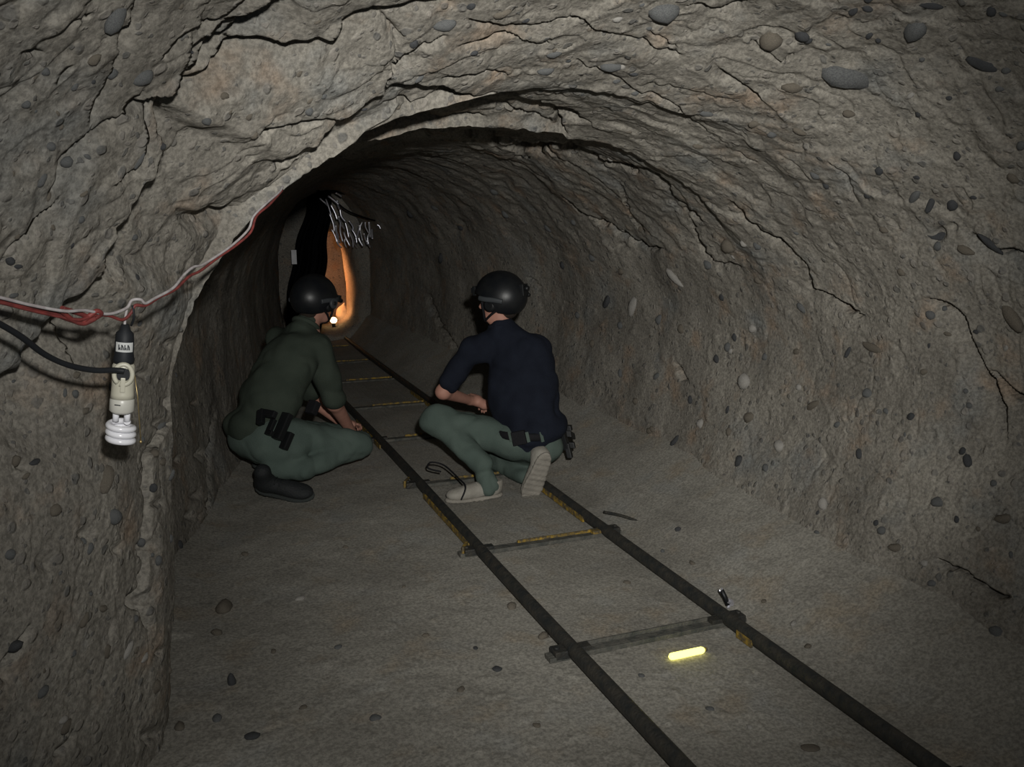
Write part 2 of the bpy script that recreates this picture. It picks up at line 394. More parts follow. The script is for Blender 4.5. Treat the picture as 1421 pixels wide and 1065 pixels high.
# ---------------------------------------------------------------- stones bedded in the lining and on the floor
def stone_mesh(seed, material):
    import bmesh
    bm = bmesh.new(); bmesh.ops.create_icosphere(bm, subdivisions=2, radius=1)
    rnd = random.Random(seed); k = [Vector((rnd.uniform(-1, 1), rnd.uniform(-1, 1), rnd.uniform(-1, 1))).normalized() for _ in range(7)]
    for v in bm.verts:
        d = 1.0
        for q in k:
            t = v.co.normalized().dot(q)
            if t > .62: d *= 1 - (t - .62) * .55
        v.co *= d
    me = bpy.data.meshes.new('stone'); bm.to_mesh(me); bm.free()
    me.polygons.foreach_set('use_smooth', [True] * len(me.polygons)); me.materials.append(material); return me
STM = {k: [stone_mesh(s * 7 + ord(k[0]), M['stone_' + n]) for s in range(4)] for k, n in (('g', 'grey'), ('d', 'dark'), ('b', 'brown'), ('p', 'pale'))}
def owner(x, y):
    # which strip of the lining the point belongs to
    yy = min(range(len(GY)), key=lambda i: abs(GY[i] - y)) if False else int(np.clip(np.searchsorted(GY, y), 0, len(GY) - 1))
    return yy
def which(p):
    l, r, h = Lx(p[1]), Rx(p[1]), Hz(p[1]); xc = (l + r) / 2; a = (r - l) / 2
    if p[2] < ZC: return 'wall_left' if p[0] < xc else 'wall_right'
    ang = math.atan2((p[2] - ZC) / (h - ZC), (p[0] - xc) / a)
    f = 1 - ang / math.pi
    return 'wall_left' if f < .28 else 'wall_right' if f > .68 else 'ceiling'
def put_stone(px, py, w_, h_, ang=0, kind='g', proud=.45):
    q = lining_at(px, py)
    if q is None: return
    p, n, dz = q
    m = dz / F
    t = ray(px, py); n = n / np.linalg.norm(n)
    # axes in the wall's own plane; undo part of the foreshortening
    e = rt * math.cos(R(ang)) - up * math.sin(R(ang)); e = e - n * (e @ n); e /= np.linalg.norm(e); f = np.cross(n, e)
    fs = max(.35, abs(t @ n))
    sx, sy = w_ / 2 * m, h_ / 2 * m
    s = min(sx, sy)
    o = bpy.data.objects.new('stone', random.choice(STM[kind])); C.objects.link(o)
    o.parent = lining[which(p)]
    th = s * .8
    c = p + n * (th * (proud - .5))
    o.matrix_world = Matrix(((e[0] * sx, f[0] * sy, n[0] * th, c[0]), (e[1] * sx, f[1] * sy, n[1] * th, c[1]), (e[2] * sx, f[2] * sy, n[2] * th, c[2]), (0, 0, 0, 1)))
SL = [(1175,110,84,44,32,'g'),(1363,92,52,20,-6,'d'),(1290,285,13,30,10,'d'),(1320,286,18,20,0,'d'),(1272,160,11,13,0,'d'),(1326,218,15,15,0,'d'),(1218,238,13,17,20,'d'),
 (1268,276,14,30,8,'g'),(1303,330,34,14,10,'d'),(1372,340,52,13,14,'d'),(1100,125,34,22,0,'b'),(925,20,52,38,10,'g'),(1406,250,22,16,0,'b'),(1416,205,16,18,0,'g'),(1184,18,12,18,0,'d'),(1205,14,18,12,0,'d'),  # second entry: dark stone standing in for a shadow
 (1070,58,36,40,10,'b'),(1112,52,26,20,0,'d'),(1270,45,36,50,10,'g'),(1290,8,40,12,0,'d'),(1376,18,18,20,0,'d'),(1206,52,12,14,0,'d'),(1220,58,10,10,0,'d'),(840,421,14,24,10,'d'),(876,425,16,44,14,'p'),
 (935,388,44,14,4,'p'),(992,500,13,15,0,'d'),(957,557,11,13,0,'d'),(937,609,13,22,30,'d'),(912,671,20,16,0,'d'),(957,704,19,14,0,'g'),(1022,640,19,17,0,'d'),(1020,712,28,28,0,'g'),(1104,491,15,10,0,'b'),
 (1201,547,17,17,0,'g'),(1126,565,32,13,0,'b'),(1038,582,22,18,0,'b'),(1079,618,20,22,20,'p'),(1212,486,52,13,4,'b'),(1175,490,10,20,15,'d'),(1060,497,14,12,30,'g'),(1032,530,30,28,40,'p'),(1213,725,12,9,0,'d'),
 (1222,738,16,13,0,'g'),(1330,950,112,50,10,'b'),(1095,785,13,26,0,'d'),(1102,810,18,16,0,'p'),(1043,458,16,16,0,'p'),(1008,485,12,16,0,'g'),(1400,440,60,26,20,'b'),(1110,430,20,12,0,'g'),(1340,350,30,16,0,'b'),
 (1018,470,10,14,0,'d'),(1000,415,14,10,30,'d'),(912,445,12,18,30,'g'),(858,452,14,12,0,'g'),(1290,440,18,14,0,'g'),(1250,380,16,12,0,'b'),(1262,580,14,12,0,'d'),(1140,700,18,24,0,'p'),(1160,590,14,10,0,'g'),
 (1190,630,14,16,0,'d'),(1010,600,12,16,0,'b'),(970,590,14,20,0,'p'),(1060,650,12,14,0,'g'),(1240,760,20,16,0,'b'),(1300,700,22,18,0,'g'),(1390,720,26,18,0,'b'),(1340,640,16,20,0,'d'),(1281,780,12,12,0,'p'),
 (1250,880,26,16,0,'b'),(1380,880,24,20,0,'g'),(1130,780,20,16,0,'b'),(900,600,14,12,0,'b'),(860,520,10,14,0,'g'),(880,560,12,12,0,'b'),
 (150,668,44,26,-18,'b'),(92,225,22,17,0,'g'),(58,248,24,15,-10,'g'),(15,770,20,17,0,'g'),(178,902,14,38,8,'p'),(203,912,10,26,8,'p'),(12,368,16,14,0,'d'),(160,30,50,30,-10,'g'),(232,52,22,24,0,'g'),
 (200,108,40,24,10,'g'),(38,145,16,12,0,'g'),(68,205,18,14,0,'g'),(130,85,24,16,0,'b'),(155,105,20,20,0,'g'),(196,225,30,10,-30,'g'),(108,520,14,12,0,'b'),(120,570,18,12,0,'b'),(22,640,14,22,20,'b'),(78,710,20,26,20,'b'),
 (50,640,10,24,20,'d'),(200,610,12,10,0,'g'),(226,590,14,22,20,'g'),(240,660,12,20,20,'g'),(228,640,12,24,20,'b'),(212,680,12,14,0,'d'),(160,720,30,24,20,'g'),(85,860,26,12,-14,'b'),(120,858,26,14,-14,'b'),(145,845,18,14,0,'b'),
 (128,760,20,12,-20,'g'),(190,860,12,12,0,'g'),(222,780,14,18,0,'g'),(218,955,20,26,0,'b'),(95,1010,26,18,0,'b'),(22,900,30,24,0,'d'),(150,905,18,24,0,'b'),(60,960,24,18,0,'g'),(90,1000,16,14,0,'p'),
 (620,35,40,20,0,'g'),(700,22,30,16,0,'b'),(770,78,24,14,0,'g'),(850,96,34,18,0,'g'),(760,100,30,16,10,'g'),(585,110,20,12,0,'g'),(575,62,18,14,0,'d'),(660,75,14,10,0,'d'),(980,160,24,12,20,'g'),(1048,175,18,14,0,'b'),
 (968,205,20,12,20,'b'),(1110,185,24,12,30,'b'),(1180,160,20,14,0,'b'),(1130,245,20,12,30,'g'),(1225,320,16,12,0,'b'),(1050,345,16,12,0,'g'),(1030,340,12,12,0,'p'),(1010,345,26,26,0,'b'),(980,370,20,14,0,'g'),
 (640,318,18,10,0,'d'),(610,360,14,18,0,'d'),(700,300,16,12,0,'g'),(760,320,18,12,0,'g'),(820,360,16,12,0,'g'),(860,380,12,14,0,'b'),(570,300,14,12,0,'d'),(780,370,12,14,0,'d'),(800,440,12,10,0,'g'),(820,480,12,14,0,'b')]
for s in SL: put_stone(*s)
rs = random.Random(11)
for _ in range(230):
    x = rs.uniform(0, 1421); y = rs.uniform(0, 1000)
    if x > 900 and rs.random() < .1: continue
    if 330 < x < 800 and y > 330: continue
    if y > 400 and 270 < x < 900 and (y - 400) > (x - 800) * .9: continue
    if x > 880 and y > 650 + (x - 900) * .78: continue
    if x > 260 and x < 620 and y > 300: continue
    s = rs.uniform(8, 17)
    put_stone(x, y, s, s * rs.uniform(.55, 1), rs.uniform(-60, 60), rs.choice('ggddbbp' if x > 700 else 'ggbbd'), .3)

def put_pebble(px, py, w_, h_, kind):
    p = PF(px, py); m = (p - CAM) @ fw / F
    o = bpy.data.objects.new('pebble', random.choice(STM[kind])); C.objects.link(o); o.parent = floor
    o.location = (p[0], p[1], float(floor_z(p[0], p[1])[0]) + h_ * m * .12); o.scale = (w_ / 2 * m, w_ / 2 * m * .8, h_ / 2 * m)
    o.rotation_euler = (0, 0, rs.uniform(0, 6))
for a in [(415,831,18,8,'p'),(312,845,34,22,'b'),(322,950,16,26,'d'),(350,1026,26,10,'d'),(690,930,18,7,'d'),(711,843,20,12,'b'),(1125,1038,30,8,'b'),(590,882,12,6,'b'),(480,760,10,5,'b'),(470,900,14,6,'g'),
          (640,960,16,7,'b'),(520,1000,20,9,'g'),(380,905,12,6,'b'),(745,1010,14,7,'b'),(985,985,14,7,'g'),(1040,1010,12,6,'p'),(755,885,20,12,'b'),(870,810,12,6,'b'),(705,800,10,5,'d'),(560,815,9,5,'b'),(340,770,14,8,'b'),
          (300,880,18,12,'b'),(250,1012,22,12,'b'),(221,1022,16,14,'p'),(300,1000,20,10,'g'),(420,985,14,6,'b'),(890,940,12,5,'g'),(920,770,9,6,'g'),(960,790,12,6,'b'),(1100,880,14,8,'p'),(1120,905,12,7,'b'),(940,755,10,8,'d'),(1060,850,10,6,'b'),(660,900,10,4,'d')]: put_pebble(*a)

# ================================================================ objects: helpers
import bmesh
def smat(name, col, rough=.85, **k): M[name] = mat(name, col, rough, **k)
smat('steel', (.020, .022, .022), .55, col2=(.040, .037, .031), scale=30, bump=.4, bscale=90, spec=.3)
smat('yellow_paint', (.34, .22, .03), .6, col2=(.08, .065, .04), scale=38, bump=.3, bscale=120, lo_=.42, hi_=.66)
smat('dusty_steel', (.05, .053, .048), .8, col2=(.11, .105, .09), scale=25, bump=.5, bscale=80)
smat('skin', (.42, .22, .165), .6, col2=(.36, .18, .135), scale=20)
smat('hair', (.03, .022, .016), .8, bump=.6, bscale=300)
smat('navy_cloth', (.011, .014, .023), .9, col2=(.008, .010, .017), scale=12, bump=.35, bscale=220, spec=.15)
smat('green_shirt', (.045, .056, .044), .95, col2=(.036, .046, .036), scale=10, bump=.35, bscale=200, spec=.1)
smat('trouser_cloth', (.085, .112, .097), .95, col2=(.068, .092, .080), scale=9, bump=.35, bscale=200, spec=.1)
smat('helmet_shell', (.006, .007, .009), .42, col2=(.010, .011, .012), scale=20, spec=.4)
smat('black_plastic', (.007, .008, .009), .5, spec=.4)
smat('black_nylon', (.006, .006, .008), .8, bump=.3, bscale=250)
smat('grey_rail', (.05, .055, .06), .5)
smat('pale_suede', (.30, .285, .25), .9, col2=(.23, .215, .185), scale=18, bump=.3, bscale=160)
smat('pale_sole', (.27, .25, .215), .85, col2=(.2, .185, .16), scale=20, bump=.3, bscale=100)
smat('dark_boot', (.014, .016, .017), .7, bump=.4, bscale=120)
smat('boot_sole', (.035, .04, .038), .9, bump=.4, bscale=100)
smat('white_plastic', (.62, .61, .55), .35, spec=.5)
smat('cream_plastic', (.55, .53, .43), .4, spec=.5)
smat('white_glass', (.80, .80, .84), .2, spec=.6)
smat('black_rubber', (.014, .016, .019), .6, spec=.3)
smat('label_white', (.55, .56, .55), .6)
smat('ink', (.04, .045, .05), .8)
smat('red_insulation', (.22, .045, .04), .55, col2=(.12, .03, .028), scale=60)
smat('white_insulation', (.42, .40, .40), .55, col2=(.30, .27, .27), scale=60)
smat('brass', (.5, .38, .18), .4, metal=.8)
smat('black_sheet', (.003, .003, .004), .9, col2=(.005, .005, .006), scale=20, spec=.04)
smat('frayed_white', (.9, .9, .96), .30, metal=.85, col2=(.7, .7, .8))
smat('pale_fabric', (.55, .47, .36), .9, bump=.3, bscale=60)
M['glow'] = mat('glow_stick', (.9, .85, .2), .3, emit=(1, .93, .20), estr=2.6)
M['work_bulb'] = mat('work_bulb', (1, .8, .5), .3, emit=(1, .66, .30), estr=6)
M['iris'] = mat('iris', (.05, .035, .02), .2)
M['eye'] = mat('eye', (.6, .58, .55), .2)

def thing(name, label, cat, loc, group=None):
    o = bpy.data.objects.new(name, None); C.objects.link(o); o.empty_display_size = .1
    o.location = loc; o['label'] = label; o['category'] = cat
    if group: o['group'] = group
    return o
def child(name, me, parent, label=None):
    """mesh given in world coordinates, linked under its parent"""
    o = bpy.data.objects.new(name, me); C.objects.link(o)
    root = parent; off = Vector((0, 0, 0))
    while root is not None:
        off += root.location; root = root.parent
    me.transform(Matrix.Translation(-off)); o.parent = parent
    if label: o['label'] = label
    return o
def top(name, me, label, cat, base, group=None):
    me.transform(Matrix.Translation(-Vector(base))); o = bpy.data.objects.new(name, me); C.objects.link(o); o.location = base
    o['label'] = label; o['category'] = cat
    if group: o['group'] = group
    return o
V3 = lambda a: Vector([float(t) for t in a])
def spline(pts, n=8):
    pts = [V3(p) for p in pts]; out = []
    q = [pts[0]] + pts + [pts[-1]]
    for i in range(1, len(q) - 2):
        for k in range(n):
            t = k / n; a, b, c, d = q[i - 1:i + 3]
            out.append(.5 * ((2 * b) + (c - a) * t + (2 * a - 5 * b + 4 * c - d) * t * t + (3 * b - a - 3 * c + d) * t ** 3))
    out.append(pts[-1]); return out
class MB:
    def __init__(s): s.bm = bmesh.new(); s.mats = []; 
    def _mi(s, m):
        if m not in s.mats: s.mats.append(m)
        return s.mats.index(m)
    def tube(s, pts, r, m, seg=8, closed=False, cap=True, rs=None, flat=1.0):
        pts = [V3(p) for p in pts]; n = len(pts); rings = []; mi = s._mi(m)
        prev = None
        for i, p in enumerate(pts):
            t = (pts[(i + 1) % n] - pts[i - 1]) if closed else (pts[min(i + 1, n - 1)] - pts[max(i - 1, 0)])
            t.normalize()
            if prev is None:
                a = Vector((0, 0, 1)) if abs(t.z) < .9 else Vector((1, 0, 0)); prev = t.cross(a).normalized()
            prev = (prev - t * prev.dot(t)).normalized(); b = t.cross(prev)
            rr = rs[i] if rs is not None else r
            rings.append([s.bm.verts.new(p + (prev * math.cos(k * 2 * math.pi / seg) * flat + b * math.sin(k * 2 * math.pi / seg)) * rr) for k in range(seg)])
        m_ = n if closed else n - 1
        for i in range(m_):
            A, B = rings[i], rings[(i + 1) % n]
            for k in range(seg):
                f = s.bm.faces.new((A[k], A[(k + 1) % seg], B[(k + 1) % seg], B[k])); f.smooth = True; f.material_index = mi
        if cap and not closed:
            for rg, rev in ((rings[0], True), (rings[-1], False)):
                f = s.bm.faces.new(rg[::-1] if rev else rg); f.material_index = mi
    def box(s, c, x, y, z, m, bev=.1):
        """oriented box: centre and three half-extent vectors, edges chamfered"""
        mi = s._mi(m); b2 = bmesh.new(); bmesh.ops.create_cube(b2, size=2)
        X, Y, Z = V3(x), V3(y), V3(z); k = min(X.length, Y.length, Z.length) * bev
        for v in b2.verts: v.co = Vector((v.co.x * X.length, v.co.y * Y.length, v.co.z * Z.length))
        if bev: bmesh.ops.bevel(b2, geom=b2.edges[:], offset=k, segments=2, profile=.6, affect='EDGES')
        Xn, Yn, Zn = X.normalized(), Y.normalized(), Z.normalized(); c = V3(c)
        mp = {v: s.bm.verts.new(c + Xn * v.co.x + Yn * v.co.y + Zn * v.co.z) for v in b2.verts}
        for f in b2.faces:
            g = s.bm.faces.new([mp[v] for v in f.verts]); g.material_index = mi
        b2.free()
    def lathe(s, base, axis, prof, m, seg=20):
        """prof: (distance along axis, radius)"""
        mi = s._mi(m); ax = V3(axis).normalized(); a = ax.orthogonal().normalized(); b = ax.cross(a); base = V3(base)
        rings = [[s.bm.verts.new(base + ax * d + (a * math.cos(k * 2 * math.pi / seg) + b * math.sin(k * 2 * math.pi / seg)) * max(r, 1e-5)) for k in range(seg)] for d, r in prof]
        for A, B in zip(rings, rings[1:]):
            for k in range(seg):
                f = s.bm.faces.new((A[k], A[(k + 1) % seg], B[(k + 1) % seg], B[k])); f.smooth = True; f.material_index = mi
        s.bm.faces.new(rings[0][::-1]).material_index = mi; s.bm.faces.new(rings[-1]).material_index = mi
    def mesh(s, name):
        bmesh.ops.recalc_face_normals(s.bm, faces=s.bm.faces); me = bpy.data.meshes.new(name); s.bm.to_mesh(me); s.bm.free()
        for m in s.mats: me.materials.append(m)
        return me

# ---------------------------------------------------------------- implicit bodies (one continuous skin each)
def smin(a, b, k):
    h = np.clip(.5 + .5 * (b - a) / k, 0, 1); return b * (1 - h) + a * h - k * h * (1 - h)
def cone(X, a, b, ra, rb):
    a, b = np.array(a, float), np.array(b, float); ab = b - a; t = np.clip(((X - a) @ ab) / (ab @ ab), 0, 1)
    return np.linalg.norm(X - a - t[..., None] * ab, axis=-1) - (ra + (rb - ra) * t)
def ell(X, c, r, frame=None):
    q = X - np.array(c, float)
    if frame is not None: q = q @ np.array(frame, float).T
    r = np.array(r, float); k = np.linalg.norm(q / r, axis=-1); k2 = np.linalg.norm(q / (r * r), axis=-1)
    return k * (k - 1) / np.maximum(k2, 1e-6)
def nets(name, fn, lo, hi, h, material):
    """surface nets: quads around every grid edge that the surface crosses"""
    lo, hi = np.array(lo, float), np.array(hi, float); n = np.ceil((hi - lo) / h).astype(int) + 1
    ax = [lo[i] + h * np.arange(n[i]) for i in range(3)]
    Xg = np.stack(np.meshgrid(*ax, indexing='ij'), -1).reshape(-1, 3)
    D = fn(Xg).reshape(n)
    D[0], D[-1] = 1, 1; D[:, 0], D[:, -1] = 1, 1; D[:, :, 0], D[:, :, -1] = 1, 1
    s = D < 0
    cnt = np.zeros(n - 1); acc = np.zeros((*(n - 1), 3))
    cs = [(i, j, k) for i in (0, 1) for j in (0, 1) for k in (0, 1)]
    sl = lambda c: tuple(slice(c[i], n[i] - 1 + c[i]) for i in range(3))
    for c in cs:
        for a in range(3):
            if c[a]: continue
            e = list(c); e[a] = 1; d0, d1 = D[sl(c)], D[sl(e)]
            m = (d0 < 0) != (d1 < 0); t = np.where(m, d0 / np.where(m, d0 - d1, 1), 0)
            cnt += m
            for i in range(3): acc[..., i] += m * (t if i == a else c[i])
    act = cnt > 0; idx = -np.ones(n - 1, int); idx[act] = np.arange(act.sum())
    g = np.stack(np.nonzero(act), -1); V = lo + h * (g + acc[act] / cnt[act][:, None])
    Q = []
    for a in range(3):
        b, c = (a + 1) % 3, (a + 2) % 3
        d0 = D[tuple(slice(0, -1) if i == a else slice(1, -1) for i in range(3))]; d1 = D[tuple(slice(1, None) if i == a else slice(1, -1) for i in range(3))]
        for sg in (1, 0):
            m = ((d0 < 0) & (d1 >= 0)) if sg else ((d0 >= 0) & (d1 < 0))
            p = np.stack(np.nonzero(m), -1)
            if not len(p): continue
            p = p + np.array([0 if i == a else 1 for i in range(3)])
            eb = np.eye(3, dtype=int)[b]; ec = np.eye(3, dtype=int)[c]
            q = [idx[tuple((p - x).T)] for x in (0 * eb, eb, eb + ec, ec)]
            q = np.stack(q, 1); Q.append(q if sg else q[:, ::-1])
    return np_mesh(name, V, np.concatenate(Q), material)
def bounds(pts, pad):
    p = np.array(pts, float); return p.min(0) - pad, p.max(0) + pad
def skin_fn(prims, k=.03, wr=0, ws=18, seed=0, cut=None, fold=None):
    """prims: ('c', a, b, ra, rb) or ('e', centre, radii, frame)"""
    def f(X):
        d = None
        for p in prims:
            kk = k
            if p[0] == 'c': v = cone(X, *p[1:5]); kk = p[5] if len(p) > 5 else k
            else: v = ell(X, *p[1:4]); kk = p[4] if len(p) > 4 else k
            d = v if d is None else smin(d, v, kk)
        if wr or fold:
            near = np.abs(d) < .05
            add = np.zeros(len(d))
            if wr: add[near] += wr * (1 - 2 * np.abs(fbm(X[near], ws, 2, seed)))
            if fold:
                for (fa, fb, rad, amp) in fold:      # a crease: shallow groove along a segment
                    add[near] += amp * np.exp(-(cone(X[near], fa, fb, 0, 0) / rad) ** 2)
            d = d + add
        if cut is not None:
            for (c, nrm) in cut: d = np.maximum(d, (X - np.array(c)) @ np.array(nrm))
        return d
    pts = []
    for p in prims:
        if p[0] == 'c': r = max(p[3], p[4]); pts += [np.array(p[1]) - r, np.array(p[1]) + r, np.array(p[2]) - r, np.array(p[2]) + r]
        else: r = max(p[2]); pts += [np.array(p[1]) - r, np.array(p[1]) + r]
    return f, *bounds(pts, .03)
def body(name, prims, material, h=.009, **k):
    f, lo, hi = skin_fn(prims, **k); return nets(name, f, lo, hi, h, material)
def nrm(v): v = np.array(v, float); return v / np.linalg.norm(v)

def head_frame(face, tilt_up=(0, 0, 1)):
    f = nrm(face); s = nrm(np.cross(f, tilt_up)); u = np.cross(s, f); return s, f, u      # s = wearer's right
def head_prims(c, fr):
    s, f, u = fr; q = lambda a, b, d: c + s * a + f * b + u * d; F3 = [s, f, u]
    pr = [('e', q(0, -.012, .035), (.074, .094, .088), F3), ('e', q(0, .022, -.035), (.058, .070, .070), F3, .03), ('c', q(-.03, .045, -.075), q(.03, .045, -.075), .026, .026, .02),
          ('c', q(0, .088, .010), q(0, .108, -.022), .009, .013, .012), ('c', q(-.036, .074, .022), q(.036, .074, .022), .013, .013, .015),
          ('c', q(-.018, .086, -.048), q(.018, .086, -.048), .007, .007, .01), ('c', q(-.016, .084, -.060), q(.016, .084, -.060), .007, .007, .01)]
    for k in (-1, 1): pr += [('e', q(k * .076, -.008, -.005), (.010, .020, .032), F3, .006)]
    return pr
def hand_prims(wr, d, palm_n, curl=.6, size=1.0, side=1):
    """wrist, pointing direction, palm normal (towards what is held); five unequal bent fingers"""
    d = nrm(d); n = nrm(np.array(palm_n) - d * (np.array(palm_n) @ d)); w_ = np.cross(d, n) * side
    wr = np.array(wr, float); pr = [('c', wr, wr + d * .05 * size, .022, .026, .02), ('c', wr + d * .055 + w_ * .022, wr + d * .085 * size - w_ * .0, .017, .016, .015), ('c', wr + d * .055 - w_ * .022, wr + d * .085 * size, .017, .016, .015)]
    for off, L in ((.030, .070), (.010, .080), (-.010, .074), (-.029, .058)):
        a = wr + d * .085 * size + w_ * off; dd = nrm(d + n * curl * .6); b = a + dd * L * .45; d2 = nrm(d + n * curl * 2.0); c = b + d2 * L * .32; d3 = nrm(d * .4 + n * curl * 2.4); e = c + d3 * L * .25
        pr += [('c', a, b, .0095, .009, .004), ('c', b, c, .009, .008, .003), ('c', c, e, .008, .007, .003)]
    a = wr + d * .02 + w_ * .024; b = a + nrm(d * .6 + w_ * .7 + n * .4) * .042; c = b + nrm(d + n * .6) * .032
    pr += [('c', a, b, .013, .011, .008), ('c', b, c, .010, .008, .003)]
    return pr

def helmet(parent, c, fr, strobe, label):
    s, f, u = fr; F3 = [s, f, u]; q = lambda a, b, d: c + s * a + f * b + u * d
    def fn(X):
        Y = (X - c) @ np.array(F3).T
        d = ell(X, q(0, -.014, .035), (.108, .136, .118), F3)
        d = smin(d, ell(X, q(0, -.02, .01), (.112, .132, .10), F3), .03)
        inn = ell(X, q(0, -.012, .03), (.090, .116, .100), F3)
        d = np.maximum(d, -inn)
        # rim: high over the face, a drop behind the ear, cut round the ear
        x, y, z = Y[:, 0], Y[:, 1], Y[:, 2]
        rim = np.interp(y, [-.15, -.08, -.035, .0, .03, .06, .15], [-.070, -.070, -.055, -.002, .018, .045, .052])
        return np.maximum(d, rim - z)
    me = nets('helmet', fn, c - .19, c + .19, .007, M['helmet_shell'])
    h = child('helmet', me, parent, label)
    for k in (-1, 1):
        b = MB()
        pts = [q(k * .111, .045, .028), q(k * .119, .01, .020), q(k * .118, -.04, .012), q(k * .106, -.085, .0)]
        b.tube(spline(pts, 5), .013, M['grey_rail'], seg=8, flat=.5); child('side_rail', b.mesh('side_rail'), h, 'grey accessory rail')
        e = MB(); e.lathe(q(k * .080, -.008, -.012), s * k, [(0, .030), (.012, .036), (.026, .034), (.034, .022)], M['black_plastic']); child('ear_cup', e.mesh('ear_cup'), h)
        e = MB(); e.tube(spline([q(k * .094, .04, .02), q(k * .082, .045, -.04), q(k * .05, .06, -.09), q(0, .066, -.106)], 5), .007, M['black_nylon'], seg=6, flat=.6)
        e.tube(spline([q(k * .094, -.06, -.03), q(k * .085, .0, -.06), q(k * .055, .055, -.088)], 5), .007, M['black_nylon'], seg=6, flat=.6); child('chin_strap', e.mesh('chin_strap'), h)
    b = MB(); b.box(q(0, .128, .062), s * .022, u * .024, f * .010, M['black_plastic'], .3)
    b.box(q(0, .142, .064), s * .014, u * .014, f * .010, M['black_plastic'], .3); child('front_mount', b.mesh('front_mount'), h)
    if strobe == 'back':
        b = MB(); b.box(q(.0, -.152, .045), s * .026, u * .030, f * .012, M['black_plastic'], .3); b.tube([q(.0, -.160, .055), q(.0, -.180, .048)], .013, M['black_plastic'])
        b.tube([q(.03, -.148, .03), q(.03, -.165, .012)], .010, M['black_plastic']); child('battery_pouch', b.mesh('battery_pouch'), h)
    if strobe == 'front':
        b = MB(); b.tube([q(0.03, .138, .04), q(.03, .182, .030)], .013, M['black_plastic'], seg=10); b.box(q(.03, .150, .042), s * .016, u * .016, f * .012, M['black_plastic'], .3); child('headlamp', b.mesh('headlamp'), h)
    return h
def shoe(parent, heel, toe, upn, material, sole, label, L=.29, shaft=.10):
    heel, toe = np.array(heel, float), np.array(toe, float); f = nrm(toe - heel); u = nrm(np.array(upn) - f * (np.array(upn) @ f)); s = np.cross(f, u); F3 = [s, f, u]
    q = lambda a, b, d: heel + s * a + f * b + u * d
    pr = [('e', q(0, .045, .055), (.038, .050, .045), F3), ('e', q(0, .13, .045), (.043, .075, .040), F3), ('e', q(0, .215, .035), (.048, .070, .032), F3), ('c', q(0, .045, .06), q(0, .04, .06 + shaft * .6), .040, .042)]
    cut = [(q(0, 0, .012), -u), (q(0, .04, .05 + shaft), u)]
    up_ = body('upper', pr, material, h=.007, k=.035, cut=cut, wr=.0015, ws=40, seed=5)
    o = child('shoe', up_, parent, label)
    def sf(X):
        d = smin(ell(X, q(0, .065, .01), (.043, .075, .05), F3), ell(X, q(0, .195, .01), (.054, .095, .05), F3), .05)
        z = (X - heel) @ u; y = (X - heel) @ f
        tread = .003 * (np.sin(y * 210) > 0)
        return np.maximum(d, np.maximum(z - .020, -z + .001 + tread - .002 * (np.abs(y - .12) < .03)))
    sm = nets('sole', sf, np.minimum(heel, toe) - .12, np.maximum(heel, toe) + .12, .007, sole)
    child('sole', sm, o)
    b = MB()
    for i in range(4): y = .10 + i * .024; zz = .094 - i * .009; b.tube([q(-.024, y, zz - .010), q(0, y + .006, zz), q(.024, y, zz - .010)], .0035, material, seg=6)
    child('laces', b.mesh('laces'), o)
    return o

